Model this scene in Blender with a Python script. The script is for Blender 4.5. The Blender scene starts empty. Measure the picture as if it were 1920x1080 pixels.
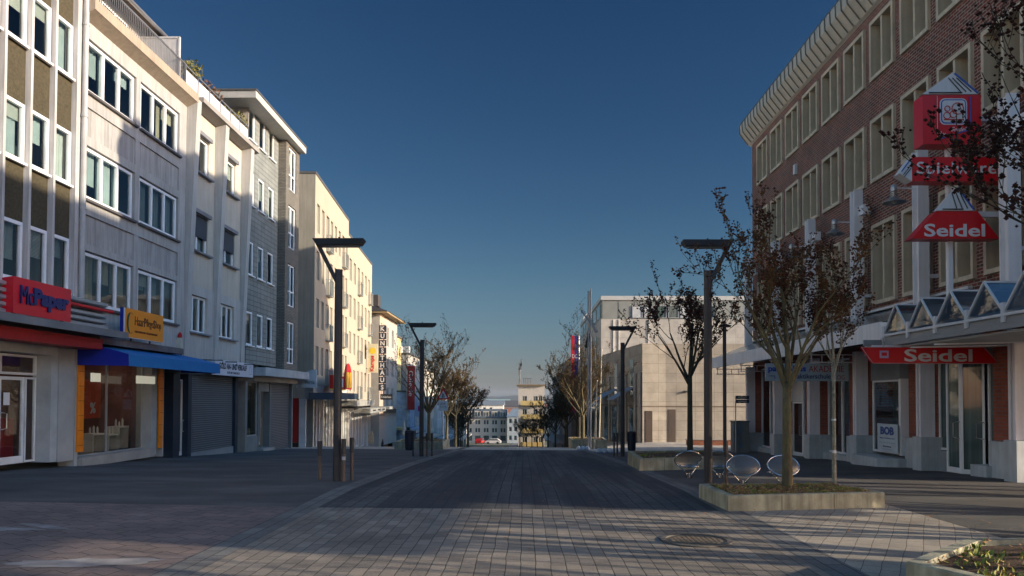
import bpy, math, random
from mathutils import Vector, Matrix, Euler
R = math.radians
random.seed(7)
scene = bpy.context.scene
COL = scene.collection

# ------------------------------------------------------------------ camera
FPX = 1440.0
EYE = 1.65
cam_d = bpy.data.cameras.new("camera")
cam = bpy.data.objects.new("camera", cam_d)
COL.objects.link(cam)
scene.camera = cam
cam_d.sensor_width = 36.0
cam_d.lens = 36.0 * FPX / 1920.0
cam_d.clip_start = 0.05
cam_d.clip_end = 20000
PITCH, ROLL, YAW = R(1.5), R(0.2), R(0.87)
rot = Matrix.Rotation(YAW, 3, 'Z') @ Matrix.Rotation(R(90) + PITCH, 3, 'X') @ Matrix.Rotation(ROLL, 3, 'Z')
cam.matrix_world = Matrix.Translation((0, 0, EYE)) @ rot.to_4x4()
_d = rot.transposed() @ Vector((0, 1, 0))
_u, _v = _d.x / -_d.z * FPX, _d.y / -_d.z * FPX
cam_d.shift_x = (_u - (982 - 960)) / 1920.0
cam_d.shift_y = (_v + (748 - 540)) / 1920.0

# ------------------------------------------------------------------ sky, sun, exposure
SUN_EL, SUN_AZ = 14.0, 105.0            # azimuth clockwise from +Y (the street's direction)
world = bpy.data.worlds.new("World")
scene.world = world
world.use_nodes = True
wn = world.node_tree.nodes
sky = wn.new('ShaderNodeTexSky')
sky.sky_type = 'NISHITA'
sky.sun_disc = False
sky.sun_elevation = R(SUN_EL)
sky.sun_rotation = R(SUN_AZ)
sky.altitude = 200
sky.air_density = 1.0
sky.dust_density = 0.35
sky.ozone_density = 3.0
bg = wn['Background']
# sky colours graded deeper per channel, plus two added glows out of view
_L = world.node_tree.links
_sep = wn.new('ShaderNodeSeparateColor'); _L.new(sky.outputs[0], _sep.inputs[0])
_cmb = wn.new('ShaderNodeCombineColor')
for _i, (_g, _k, _mx) in enumerate(((1.8, .212, 9.0), (1.45, .25, 12.0), (1.24, .31, 20.0))):
    _m0 = wn.new('ShaderNodeMath'); _m0.operation = 'MINIMUM'; _m0.inputs[1].default_value = _mx * 1.3; _L.new(_sep.outputs[_i], _m0.inputs[0])
    _m1 = wn.new('ShaderNodeMath'); _m1.operation = 'POWER'; _m1.inputs[1].default_value = _g; _L.new(_m0.outputs[0], _m1.inputs[0])
    _m2 = wn.new('ShaderNodeMath'); _m2.operation = 'MULTIPLY'; _m2.inputs[1].default_value = _k; _L.new(_m1.outputs[0], _m2.inputs[0])
    _L.new(_m2.outputs[0], _cmb.inputs[_i])
_tc = wn.new('ShaderNodeTexCoord'); _sx = wn.new('ShaderNodeVectorMath'); _sx.operation = 'DOT_PRODUCT'; _L.new(_tc.outputs['Generated'], _sx.inputs[0]); _sx.inputs[1].default_value = Vector((.80, -.30, .52)).normalized()  # added glow in the sunward sky, out of view, lifts shaded fronts
_mr = wn.new('ShaderNodeMapRange'); _mr.interpolation_type = 'SMOOTHSTEP'; _L.new(_sx.outputs['Value'], _mr.inputs[0])
_mr.inputs[1].default_value = .52; _mr.inputs[2].default_value = .85
_sc = wn.new('ShaderNodeVectorMath'); _sc.operation = 'MULTIPLY_ADD'; _L.new(_mr.outputs[0], _sc.inputs[0]); _sc.inputs[1].default_value = (8.0, 7.0, 5.6); _sc.inputs[2].default_value = (1, 1, 1)
_s2 = wn.new('ShaderNodeVectorMath'); _s2.operation = 'DOT_PRODUCT'; _L.new(_tc.outputs['Generated'], _s2.inputs[0]); _s2.inputs[1].default_value = Vector((-.70, -.35, .62)).normalized()  # second added glow, behind on the left, lifts the brick front
_m2r = wn.new('ShaderNodeMapRange'); _m2r.interpolation_type = 'SMOOTHSTEP'; _L.new(_s2.outputs['Value'], _m2r.inputs[0]); _m2r.inputs[1].default_value = .52; _m2r.inputs[2].default_value = .85
_sc2 = wn.new('ShaderNodeVectorMath'); _sc2.operation = 'MULTIPLY_ADD'; _L.new(_m2r.outputs[0], _sc2.inputs[0]); _sc2.inputs[1].default_value = (7.0, 4.0, 2.3); _L.new(_sc.outputs[0], _sc2.inputs[2])
_sc = _sc2
_vm = wn.new('ShaderNodeVectorMath'); _vm.operation = 'MULTIPLY'; _L.new(_cmb.outputs[0], _vm.inputs[0]); _L.new(_sc.outputs[0], _vm.inputs[1])
_sz = wn.new('ShaderNodeSeparateXYZ'); _L.new(_tc.outputs['Generated'], _sz.inputs[0])
_mh = wn.new('ShaderNodeMapRange'); _mh.interpolation_type = 'SMOOTHSTEP'; _L.new(_sz.outputs[2], _mh.inputs[0]); _mh.inputs[1].default_value = -.01; _mh.inputs[2].default_value = .16
_hz = wn.new('ShaderNodeMixRGB'); _L.new(_mh.outputs[0], _hz.inputs[0]); _hz.inputs[1].default_value = (.50, .62, .95, 1); _hz.inputs[2].default_value = (.93, .93, .95, 1)
_vh = wn.new('ShaderNodeVectorMath'); _vh.operation = 'MULTIPLY'; _L.new(_vm.outputs[0], _vh.inputs[0]); _L.new(_hz.outputs[0], _vh.inputs[1])
_L.new(_vh.outputs[0], bg.inputs[0])
bg.inputs[1].default_value = 0.10
sun_d = bpy.data.lights.new("sun", 'SUN')
sun = bpy.data.objects.new("sun", sun_d)
COL.objects.link(sun)
sun_d.energy = 4.8
sun_d.angle = R(0.5)
sun_d.color = (1.0, 0.86, 0.66)
_sd = Vector((math.sin(R(SUN_AZ)) * math.cos(R(SUN_EL)), math.cos(R(SUN_AZ)) * math.cos(R(SUN_EL)), math.sin(R(SUN_EL))))
sun.rotation_euler = _sd.to_track_quat('Z', 'Y').to_euler()
sun.location = _sd * 60
scene.view_settings.view_transform = 'Standard'
scene.view_settings.look = 'None'
scene.view_settings.exposure = 0.7
scene.view_settings.gamma = 1.0
scene.view_settings.use_curve_mapping = False
scene.cycles.max_bounces = 8
scene.cycles.transparent_max_bounces = 16
scene.cycles.use_denoising = True

# ------------------------------------------------------------------ mesh builder
class MB:
    def __init__(s, oz=0.0, ox=0.0, oy=0.0):
        s.v, s.f, s.m, s.c = [], [], [], []
        s.o = (ox, oy, oz)
    def add(s, vs, fs, m=0):
        n = len(s.v); s.c.append((n, len(s.f)))
        ox, oy, oz = s.o
        s.v.extend((p[0] - ox, p[1] - oy, p[2] - oz) for p in vs)
        s.f.extend(tuple(i + n for i in f) for f in fs)
        s.m.extend([m] * len(fs))
        return s
    def box(s, x0, x1, y0, y1, z0, z1, m=0):
        if x0 > x1: x0, x1 = x1, x0
        if y0 > y1: y0, y1 = y1, y0
        if z0 > z1: z0, z1 = z1, z0
        return s.add([(x0, y0, z0), (x1, y0, z0), (x1, y1, z0), (x0, y1, z0), (x0, y0, z1), (x1, y0, z1), (x1, y1, z1), (x0, y1, z1)],
              [(0, 3, 2, 1), (4, 5, 6, 7), (0, 1, 5, 4), (1, 2, 6, 5), (2, 3, 7, 6), (3, 0, 4, 7)], m)
    def prism(s, poly, a0, a1, axis='y', m=0):
        # poly: 2D points of the profile; extruded along axis
        n = len(poly)
        def P(p, a):
            if axis == 'y': return (p[0], a, p[1])
            if axis == 'x': return (a, p[0], p[1])
            return (p[0], p[1], a)
        vs = [P(p, a0) for p in poly] + [P(p, a1) for p in poly]
        fs = [tuple(range(n)), tuple(range(2 * n - 1, n - 1, -1))] + [(i, i + n, (i + 1) % n + n, (i + 1) % n) for i in range(n)]
        return s.add(vs, fs, m)
    def tube(s, pts, rs, n=8, m=0, cap=True):
        pts = [Vector(p) for p in pts]
        if not hasattr(rs, '__len__'): rs = [rs] * len(pts)
        vs, fs = [], []
        ref = None
        for i, p in enumerate(pts):
            t = (pts[min(i + 1, len(pts) - 1)] - pts[max(i - 1, 0)])
            if t.length < 1e-9: t = Vector((0, 0, 1))
            t.normalize()
            if ref is None:
                ref = Vector((1, 0, 0)) if abs(t.x) < .8 else Vector((0, 1, 0))
            a = (ref - t * ref.dot(t)).normalized()
            ref = a
            b = t.cross(a)
            for k in range(n):
                c = math.cos(2 * math.pi * k / n + math.pi / n) * rs[i]
                d = math.sin(2 * math.pi * k / n + math.pi / n) * rs[i]
                vs.append(tuple(p + a * c + b * d))
        for i in range(len(pts) - 1):
            for k in range(n):
                k2 = (k + 1) % n
                fs.append((i * n + k, i * n + k2, (i + 1) * n + k2, (i + 1) * n + k))
        if cap:
            fs.append(tuple(range(n - 1, -1, -1)))
            L = (len(pts) - 1) * n
            fs.append(tuple(range(L, L + n)))
        return s.add(vs, fs, m)
    def bar(s, p0, p1, w, h=None, m=0):
        return s.tube([p0, p1], [w * .7071, (h or w) * .7071], 4, m)
    def wall(s, x0, x1, z0, z1, y, thick, holes, m=0, mr=None):
        """facade in the xz plane at depth y (outward is -y) with rectangular openings and reveals"""
        mr = m if mr is None else mr
        xs = sorted(set([x0, x1] + [h[0] for h in holes] + [h[1] for h in holes]))
        zs = sorted(set([z0, z1] + [h[2] for h in holes] + [h[3] for h in holes]))
        xs = [x for x in xs if x0 <= x <= x1]; zs = [z for z in zs if z0 <= z <= z1]
        for i in range(len(xs) - 1):
            for j in range(len(zs) - 1):
                cx, cz = (xs[i] + xs[i + 1]) / 2, (zs[j] + zs[j + 1]) / 2
                if any(h[0] < cx < h[1] and h[2] < cz < h[3] for h in holes): continue
                s.add([(xs[i], y, zs[j]), (xs[i + 1], y, zs[j]), (xs[i + 1], y, zs[j + 1]), (xs[i], y, zs[j + 1])], [(0, 1, 2, 3)], m)
        for (a, b, c, d) in holes:
            y1 = y + thick
            s.add([(a, y, c), (b, y, c), (b, y, d), (a, y, d), (a, y1, c), (b, y1, c), (b, y1, d), (a, y1, d)],
                  [(0, 4, 5, 1), (1, 5, 6, 2), (2, 6, 7, 3), (3, 7, 4, 0)], mr)
        return s
    def each(s, name, mats, parent=None, n_per=1):
        """one object for every piece added"""
        out = []
        cuts = s.c[::n_per] + [(len(s.v), len(s.f))]
        for (v0, f0), (v1, f1) in zip(cuts[:-1], cuts[1:]):
            q = MB(); q.v = s.v[v0:v1]; q.f = [tuple(i - v0 for i in f) for f in s.f[f0:f1]]; q.m = s.m[f0:f1]
            out.append(q.build(name, mats, parent))
        return out
    def mesh(s, name, mats, smooth=False):
        me = bpy.data.meshes.new(name)
        me.from_pydata(s.v, [], s.f)
        for mt in (mats if isinstance(mats, (list, tuple)) else [mats]):
            me.materials.append(mt)
        if any(s.m):
            me.polygons.foreach_set('material_index', s.m)
        if smooth:
            me.polygons.foreach_set('use_smooth', [True] * len(s.f))
        me.update()
        return me
    def build(s, name, mats, parent=None, smooth=False, loc=None):
        o = bpy.data.objects.new(name, s.mesh(name, mats, smooth))
        COL.objects.link(o)
        if parent is not None: o.parent = parent
        if loc: o.location = loc
        return o

def empty(name, loc=(0, 0, 0), rz=0.0):
    o = bpy.data.objects.new(name, None)
    COL.objects.link(o)
    o.location = loc
    o.rotation_euler = (0, 0, rz)
    o.empty_display_size = .3
    return o
def tag(o, label=None, cat=None, group=None, kind=None):
    if label: o['label'] = label
    if cat: o['category'] = cat
    if group: o['group'] = group
    if kind: o['kind'] = kind
    return o
def copy_obj(o, parent=None, loc=None):
    c = o.copy(); COL.objects.link(c)
    if parent is not None: c.parent = parent
    if loc is not None: c.location = loc
    for ch in list(o.children):
        copy_obj(ch, c)
    return c

# ------------------------------------------------------------------ text
def text_mesh(body, size_w=None, size_h=None, extrude=.01, bold=0.0, mat=None, shear=0.0, name='lettering', yscale=None, spacing=1.0):
    cu = bpy.data.curves.new('t', 'FONT')
    cu.body = body; cu.size = 1.0; cu.extrude = extrude; cu.offset = bold; cu.shear = shear
    cu.resolution_u = 3; cu.align_x = 'LEFT'; cu.space_character = spacing
    t = bpy.data.objects.new('t', cu)
    COL.objects.link(t)
    bpy.context.view_layer.update()
    me = bpy.data.meshes.new_from_object(t.evaluated_get(bpy.context.evaluated_depsgraph_get()))
    bpy.data.objects.remove(t); bpy.data.curves.remove(cu)
    xs = [v.co.x for v in me.vertices]; ys = [v.co.y for v in me.vertices]
    x0, x1, y0, y1 = min(xs), max(xs), min(ys), max(ys)
    sx = size_w / (x1 - x0) if size_w else None
    sy = size_h / (y1 - y0) if size_h else None
    if sx is None: sx = sy
    if sy is None: sy = sx
    for v in me.vertices:
        x, y, z = v.co
        v.co = ((x - (x0 + x1) / 2) * sx, -z, (y - (y0 + y1) / 2) * sy)   # faces -y, centred
    me.name = name
    me.materials.clear()
    me.materials.append(mat)
    return me
def text(body, parent, cx, y, cz, w=None, h=None, mat=None, **k):
    me = text_mesh(body, w, h, mat=mat, **k)
    o = bpy.data.objects.new('lettering', me)
    COL.objects.link(o); o.parent = parent; o.location = (cx, y, cz)
    return o

# ------------------------------------------------------------------ materials
class NT:
    def __init__(s, name):
        s.mat = bpy.data.materials.new(name); s.mat.use_nodes = True
        s.t = s.mat.node_tree; s.n = s.t.nodes
        s.b = s.n['Principled BSDF']
        s.tc = s.n.new('ShaderNodeTexCoord')
    def new(s, k, **p):
        n = s.n.new(k)
        for a, v in p.items(): setattr(n, a, v)
        return n
    def link(s, a, b): s.t.links.new(a, b)
    def noise(s, vec, scale, detail=4, rough=.55, dist=0.0):
        n = s.new('ShaderNodeTexNoise'); n.inputs['Scale'].default_value = scale
        n.inputs['Detail'].default_value = detail; n.inputs['Roughness'].default_value = rough
        n.inputs['Distortion'].default_value = dist
        if vec is not None: s.link(vec, n.inputs['Vector'])
        return n.outputs['Fac']
    def ramp(s, fac, stops):
        r = s.new('ShaderNodeValToRGB'); cr = r.color_ramp
        while len(cr.elements) < len(stops): cr.elements.new(.5)
        for e, (p, c) in zip(cr.elements, stops):
            e.position = p; e.color = (c[0], c[1], c[2], 1) if hasattr(c, '__len__') else (c, c, c, 1)
        s.link(fac, r.inputs[0]); return r.outputs[0]
    def mix(s, fac, a, b, mode='MIX'):
        m = s.new('ShaderNodeMixRGB', blend_type=mode)
        for i, x in ((0, fac), (1, a), (2, b)):
            if hasattr(x, 'is_linked'): s.link(x, m.inputs[i])
            elif i == 0: m.inputs[0].default_value = x
            else: m.inputs[i].default_value = (x[0], x[1], x[2], 1)
        return m.outputs[0]
    def mapping(s, vec, scale=(1, 1, 1), rot=(0, 0, 0), loc=(0, 0, 0)):
        m = s.new('ShaderNodeMapping'); m.inputs['Scale'].default_value = scale
        m.inputs['Rotation'].default_value = rot; m.inputs['Location'].default_value = loc
        s.link(vec, m.inputs[0]); return m.outputs[0]
    def math(s, op, a, b=0.0, c=None):
        m = s.new('ShaderNodeMath', operation=op)
        for i, x in enumerate((a, b) if c is None else (a, b, c)):
            if hasattr(x, 'is_linked'): s.link(x, m.inputs[i])
            else: m.inputs[i].default_value = x
        return m.outputs[0]
    def bump(s, h, strength, dist=.02):
        b = s.new('ShaderNodeBump'); b.inputs['Strength'].default_value = strength
        b.inputs['Distance'].default_value = dist
        s.link(h, b.inputs['Height']); s.link(b.outputs[0], s.b.inputs['Normal'])
    def set(s, **k):
        for a, v in k.items():
            i = s.b.inputs[a.replace('_', ' ')]
            if hasattr(v, 'is_linked'): s.link(v, i)
            elif hasattr(v, '__len__'): i.default_value = (v[0], v[1], v[2], 1)
            else: i.default_value = v
        return s

_mc = {}
def M(name, col, rough=.75, metal=0.0, var=.18, sc=1.5, bump=.0, bsc=40., streak=.0, spec=.4, rnd=0.0):
    if name in _mc: return _mc[name]
    t = NT(name)
    oc = t.tc.outputs['Object']
    f = t.noise(oc, sc, 6, .6)
    lo = [c * (1 - var) for c in col]; hi = [min(1, c * (1 + var)) for c in col]
    c = t.ramp(f, [(.3, lo), (.7, hi)])
    if streak:
        sf = t.noise(t.mapping(oc, (5, 5, .35)), 1.6, 5, .6)
        c = t.mix(t.ramp(sf, [(.40, 0.0), (.66, min(.85, streak * 1.5))]), c, [x * .45 for x in col])
    if rnd:
        oi = t.new('ShaderNodeObjectInfo')
        c = t.mix(rnd, c, t.ramp(oi.outputs['Random'], [(0, .35), (1, 1.0)]), 'MULTIPLY')
    t.set(Base_Color=c, Roughness=rough, Metallic=metal, Specular_IOR_Level=spec)
    if bump: t.bump(t.noise(oc, bsc, 3, .6), bump, .01)
    _mc[name] = t.mat
    return t.mat

def BRK(name, c1, c2, mortar, w=.25, h=.075, ms=.008, bump=.5, rough=.85, plane='xz', off=.5, var=.25, rot=0, sc=1.0):
    if name in _mc: return _mc[name]
    t = NT(name)
    oc = t.tc.outputs['Object']
    if plane == 'xz':
        sp = t.new('ShaderNodeSeparateXYZ'); t.link(oc, sp.inputs[0])
        cb = t.new('ShaderNodeCombineXYZ'); t.link(t.math('ADD', sp.outputs[0], sp.outputs[1]), cb.inputs[0]); t.link(sp.outputs[2], cb.inputs[1])
        vec = cb.outputs[0]
    else:
        vec = t.mapping(oc, rot=(0, 0, rot))
    b = t.new('ShaderNodeTexBrick'); b.offset = off; b.squash = 1.0
    t.link(vec, b.inputs['Vector'])
    b.inputs['Scale'].default_value = sc
    b.inputs['Color1'].default_value = (*c1, 1); b.inputs['Color2'].default_value = (*c2, 1); b.inputs['Mortar'].default_value = (*mortar, 1)
    b.inputs['Mortar Size'].default_value = ms; b.inputs['Mortar Smooth'].default_value = .3
    b.inputs['Brick Width'].default_value = w; b.inputs['Row Height'].default_value = h; b.inputs['Bias'].default_value = 0
    n = t.noise(oc, 1.2, 6, .65)
    c = t.mix(1.0, b.outputs['Color'], t.ramp(n, [(.25, 1 - var), (.75, 1 + var * .6)]), 'MULTIPLY')
    t.set(Base_Color=c, Roughness=rough, Specular_IOR_Level=.3)
    if bump:
        hh = t.math('ADD', t.math('MULTIPLY', b.outputs['Fac'], -1.0), t.math('MULTIPLY', t.noise(oc, 60, 3), .3))
        t.bump(hh, bump, .012)
    _mc[name] = t.mat
    return t.mat

def clear_glass(name, tint=(.75, .85, .85), refl=1.0):
    t = NT(name)
    g = t.new('ShaderNodeBsdfGlossy'); g.inputs['Roughness'].default_value = .02; g.inputs['Color'].default_value = (.9, .95, 1, 1)
    tr = t.new('ShaderNodeBsdfTransparent'); tr.inputs['Color'].default_value = (*tint, 1)
    fr = t.new('ShaderNodeFresnel'); fr.inputs['IOR'].default_value = 1.6
    nz = t.noise(t.tc.outputs['Object'], 1.3, 1)
    bp = t.new('ShaderNodeBump'); bp.inputs['Strength'].default_value = .06; bp.inputs['Distance'].default_value = .05
    t.link(nz, bp.inputs['Height']); t.link(bp.outputs[0], g.inputs['Normal'])
    mx = t.new('ShaderNodeMixShader')
    t.link(t.math('MINIMUM', t.math('MULTIPLY_ADD', fr.outputs[0], .95 * refl, .02), .9), mx.inputs[0])
    t.link(tr.outputs[0], mx.inputs[1]); t.link(g.outputs[0], mx.inputs[2])
    t.link(mx.outputs[0], t.n['Material Output'].inputs[0])
    return t.mat
def dark_glass(name, col=(.03, .045, .05), rough=.06):
    t = NT(name)
    oi = t.new('ShaderNodeObjectInfo')
    oc = t.tc.outputs['Object']
    cv = t.noise(t.mapping(oc, (9, 9, .25)), 1.0, 3)
    c = t.ramp(cv, [(.35, col), (.7, [x * 2.2 for x in col])])
    c2 = t.mix(t.ramp(oi.outputs['Random'], [(.55, 0.0), (.95, .55)]), c, (.22, .22, .2))
    t.set(Base_Color=c2, Roughness=rough, Specular_IOR_Level=.6)
    t.bump(t.noise(oc, 1.1, 1), .08, .05)
    return t.mat

GL = clear_glass('window_glass')
GLS = clear_glass('shop_glass', (.8, .86, .84), 1.0)
DG = dark_glass('dark_pane')
DG2 = dark_glass('reflecting_pane', (.05, .075, .075), .04)
CONC2 = None
PVC = M('white_window_frame', (.80, .80, .82), .45, var=.06)
CONC_W = M('painted_concrete', (.52, .50, .49), .85, var=.12, sc=.8, bump=.15, bsc=25, streak=.35)
CURT = M('curtain_cloth', (.45, .50, .50), .9, var=.15, rnd=.6)
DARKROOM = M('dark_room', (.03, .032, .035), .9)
STEEL = M('dark_painted_steel', (.055, .05, .052), .45, .2, var=.12, sc=5)
GALV = M('galvanised_steel', (.42, .42, .43), .4, .8, var=.1, sc=6)
ALU = M('grey_aluminium', (.38, .40, .42), .4, .5, var=.1)
WHITE = M('white_paint', (.68, .68, .70), .5, var=.06, sc=2, streak=.12)
GREYC = M('grey_plinth_concrete', (.36, .38, .40), .85, var=.15, sc=1.2, bump=.2, streak=.25)
RED = M('red_enamel', (.50, .008, .012), .35, var=.08)
BLACK = M('black_plastic', (.012, .012, .014), .5)
DBLUE = M('dark_blue_lettering', (.01, .02, .16), .4, var=.05)

# ------------------------------------------------------------------ terrain
def slope(y):
    if y < 14: return 0.0
    if y < 22: return .030
    if y < 43: return .040
    if y < 47: return .040 + (y - 43) / 4 * .036
    if y < 110: return .076
    if y < 230: return .045
    return 0.0
ZT = [0.0]
for i in range(0, 300): ZT.append(ZT[-1] - slope(i + .5))
def zb(y):
    if y <= 0: return 0.0
    if y >= 299: return ZT[299]
    i = int(y); return ZT[i] + (ZT[i + 1] - ZT[i]) * (y - i)
def zr(y):           # the pavement on the right keeps its gentle fall past the crest
    if y < 33: return zb(y)
    a = zb(33) - .026 * (min(y, 66) - 33)
    if y > 66: a -= .10 * (y - 66)
    return max(a, zb(y))
def gz(x, y):
    t = max(0.0, min(1.0, (x - 4) / 4.0))
    return zb(y) * (1 - t) + zr(y) * t if t > 0 else zb(y)

def left_frame(name, X, y0, ang=0.0, z=None):
    z = gz(X, y0) if z is None else z
    return empty(name, (X, y0, z), R(90) + ang), z
def right_frame(name, X, y1, ang=0.0, z=None):
    z = gz(X, y1) if z is None else z
    return empty(name, (X, y1, z), R(-90) + ang), z
# ------------------------------------------------------------------ ground, road, pavements
YK = list(range(-60, 0, 10)) + list(range(0, 62)) + list(range(62, 240, 3)) + [240, 260, 299, 400, 700, 1500, 3000, 6000]
XK = [-6000, -1500, -400, -100, -40, -20, -12, -8, -4, 0, 4, 5, 6, 7, 8, 12, 20, 40, 100, 400, 1500, 6000]
def sheet(name, x0, x1, y0f, y1f, dz, mat, xk=None):
    f0 = y0f if callable(y0f) else (lambda x: y0f)
    f1 = y1f if callable(y1f) else (lambda x: y1f)
    xs = sorted(set([x0, x1] + [x for x in XK if x0 < x < x1]))
    ya, yb = min(f0(x0), f0(x1)), max(f1(x0), f1(x1))
    ys = sorted(set([y for y in YK if ya - 60 <= y <= yb + 60]))
    rows = []
    mb = MB()
    cols = []
    for x in xs:
        a, b = f0(x), f1(x)
        cols.append([min(max(y, a), b) for y in ys])
    idx = {}
    for i, x in enumerate(xs):
        for j, y in enumerate(cols[i]):
            idx[i, j] = len(mb.v); mb.v.append((x, y, gz(x, y) + dz))
    for i in range(len(xs) - 1):
        for j in range(len(ys) - 1):
            if cols[i][j] == cols[i][j + 1] and cols[i + 1][j] == cols[i + 1][j + 1]: continue
            mb.f.append((idx[i, j], idx[i + 1, j], idx[i + 1, j + 1], idx[i, j + 1])); mb.m.append(0)
    return tag(mb.build(name, mat), kind='structure')

def paver_mat(name, c1, c2, mortar, w, h, ms, rot, zig=0.0, var=.42, bump=.6, dark=None, rough=.75):
    t = NT(name)
    oc = t.tc.outputs['Object']
    vec = t.mapping(oc, rot=(0, 0, rot))
    if zig:
        sp = t.new('ShaderNodeSeparateXYZ'); t.link(vec, sp.inputs[0])
        pp = t.math('PINGPONG', sp.outputs[0], w / 2)
        cb = t.new('ShaderNodeCombineXYZ'); t.link(sp.outputs[0], cb.inputs[0])
        t.link(t.math('ADD', sp.outputs[1], t.math('MULTIPLY', pp, zig)), cb.inputs[1]); vec = cb.outputs[0]
    # slight waviness of the courses
    wob = t.new('ShaderNodeVectorMath', operation='ADD'); t.link(vec, wob.inputs[0])
    nv = t.new('ShaderNodeTexNoise'); nv.inputs['Scale'].default_value = 1.3; t.link(oc, nv.inputs['Vector'])
    sc = t.new('ShaderNodeVectorMath', operation='SCALE'); t.link(nv.outputs['Color'], sc.inputs[0]); sc.inputs['Scale'].default_value = .05
    t.link(sc.outputs[0], wob.inputs[1])
    b = t.new('ShaderNodeTexBrick'); b.offset = .5
    t.link(wob.outputs[0], b.inputs['Vector'])
    b.inputs['Scale'].default_value = 1
    b.inputs['Color1'].default_value = (*c1, 1); b.inputs['Color2'].default_value = (*c2, 1); b.inputs['Mortar'].default_value = (*mortar, 1)
    b.inputs['Mortar Size'].default_value = ms; b.inputs['Mortar Smooth'].default_value = .4
    b.inputs['Brick Width'].default_value = w; b.inputs['Row Height'].default_value = h; b.inputs['Bias'].default_value = 0
    n = t.noise(oc, .8, 9, .72)
    c = t.mix(1.0, b.outputs['Color'], t.ramp(n, [(.28, 1 - var), (.72, 1 + var * .7)]), 'MULTIPLY')
    # fine stone grain
    c = t.mix(1.0, c, t.ramp(t.noise(oc, 45, 3, .7), [(.3, .78), (.7, 1.15)]), 'MULTIPLY')
    # tracks worn along the street
    tr = t.noise(t.mapping(oc, (1.1, .05, 1)), 1.0, 5, .6, .2)
    if dark:
        c = t.mix(t.ramp(tr, [(.43, 0.0), (.52, dark)]), c, (.035, .038, .045))
    # gum spots and pale stains
    vo = t.new('ShaderNodeTexVoronoi'); vo.inputs['Scale'].default_value = 1.7; t.link(oc, vo.inputs['Vector'])
    c = t.mix(t.ramp(vo.outputs['Distance'], [(.03, .5), (.045, 0.0)]), c, (.03, .03, .03))
    t.set(Base_Color=c, Roughness=rough, Specular_IOR_Level=.35)
    hh = t.math('ADD', t.math('MULTIPLY', b.outputs['Fac'], -1.0), t.math('MULTIPLY', t.noise(oc, 30, 4, .7), .45))
    t.bump(hh, bump, .015)
    return t.mat

road_near = paver_mat('road_pavers', (.34, .285, .23), (.22, .19, .16), (.06, .055, .05), .34, .148, .006, R(90), bump=.7)  # same stones as the far road, tone raised for the sun patch
road_far = paver_mat('worn_shade_toned_pavers', (.135, .132, .132), (.105, .103, .104), (.014, .015, .018), .34, .20, .009, R(90), dark=.72, bump=.5, rough=.85)  # worn tracks, and street shade put into the darker paver tone
walk_near = paver_mat('zigzag_pavers', (.235, .175, .160), (.185, .145, .135), (.035, .028, .03), .42, .26, .008, R(12), zig=.45, bump=.6)
walk_right = paver_mat('slab_pavers', (.45, .39, .315), (.35, .305, .25), (.12, .105, .09), .34, .17, .005, R(-62), bump=.4)
gutter = paver_mat('gutter_stones', (.20, .195, .185), (.16, .155, .15), (.03, .03, .032), .5, .19, .008, R(90), bump=.4)
sun_toned_walk = paver_mat('sun_toned_pavers', (.58, .53, .46), (.50, .46, .40), (.12, .11, .1), .3, .2, .008, R(90), bump=.4)  # sunlight past the crest put into the pale tone of these pavers
def asphalt(name, c):
    t = NT(name); oc = t.tc.outputs['Object']
    f = t.noise(t.mapping(oc, (.7, 1.4, 1)), .5, 7, .65)
    col = t.ramp(f, [(.3, [x * .58 for x in c]), (.5, c), (.7, [x * 1.5 for x in c])])
    col = t.mix(1.0, col, t.ramp(t.noise(oc, 90, 2, .8), [(.3, .65), (.7, 1.3)]), 'MULTIPLY')
    vo = t.new('ShaderNodeTexVoronoi'); vo.inputs['Scale'].default_value = 1.1; t.link(oc, vo.inputs['Vector'])
    col = t.mix(t.ramp(vo.outputs['Distance'], [(.02, .6), (.035, 0.0)]), col, (.14, .14, .14))
    t.set(Base_Color=col, Roughness=.85, Specular_IOR_Level=.3)
    t.bump(t.noise(oc, 70, 3, .8), .5, .012)
    return t.mat
ASPH = asphalt('asphalt_walk', (.105, .10, .098))
ASPH2 = asphalt('asphalt_walk_right', (.115, .11, .10))
ASPH3 = asphalt('distant_asphalt', (.16, .16, .16))

sheet('ground', -6000, 6000, -60, 6000, -.02, M('field_soil', (.11, .12, .085), .95, var=.4, sc=.01))
nb = lambda x: 11.95 - .085 * x if x < 0 else 11.95 - .1 * 0 - .03 * x
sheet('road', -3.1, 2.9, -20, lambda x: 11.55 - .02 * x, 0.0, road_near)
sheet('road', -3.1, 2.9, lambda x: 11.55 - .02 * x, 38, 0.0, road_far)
sheet('road', -3.1, 2.9, 38, 260, 0.0, ASPH3)
for (a, b) in ((-3.45, -3.1), (2.9, 3.25)):
    sheet('stone_kerb', a, b, -20, 40, .004, gutter)
sheet('sidewalk', -12.6, -3.45, -20, lambda x: 11.65 - .085 * (x + 3.45), .0, walk_near)
sheet('sidewalk', -14.5, -3.45, lambda x: 11.65 - .085 * (x + 3.45), 39, .0, ASPH)
sheet('sidewalk', -14.5, -3.45, 39, 150, .0, sun_toned_walk)
sheet('sidewalk', 3.25, 5.75, -20, 14.2, .0, walk_right)
sheet('sidewalk', 5.75, 14, -20, 14.2, .0, ASPH2)
sheet('sidewalk', 3.25, 14, 14.2, 36.3, .0, ASPH)
sheet('sidewalk', 3.25, 40, 36.3, 150, .0, sun_toned_walk)
sheet('sidewalk', 14, 40, -20, 36.3, .0, ASPH3)
sheet('pavement', -3.1, 2.9, 38.2, 47, .006, sun_toned_walk)  # pale strip over the road, standing for sunlight on the crest

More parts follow.
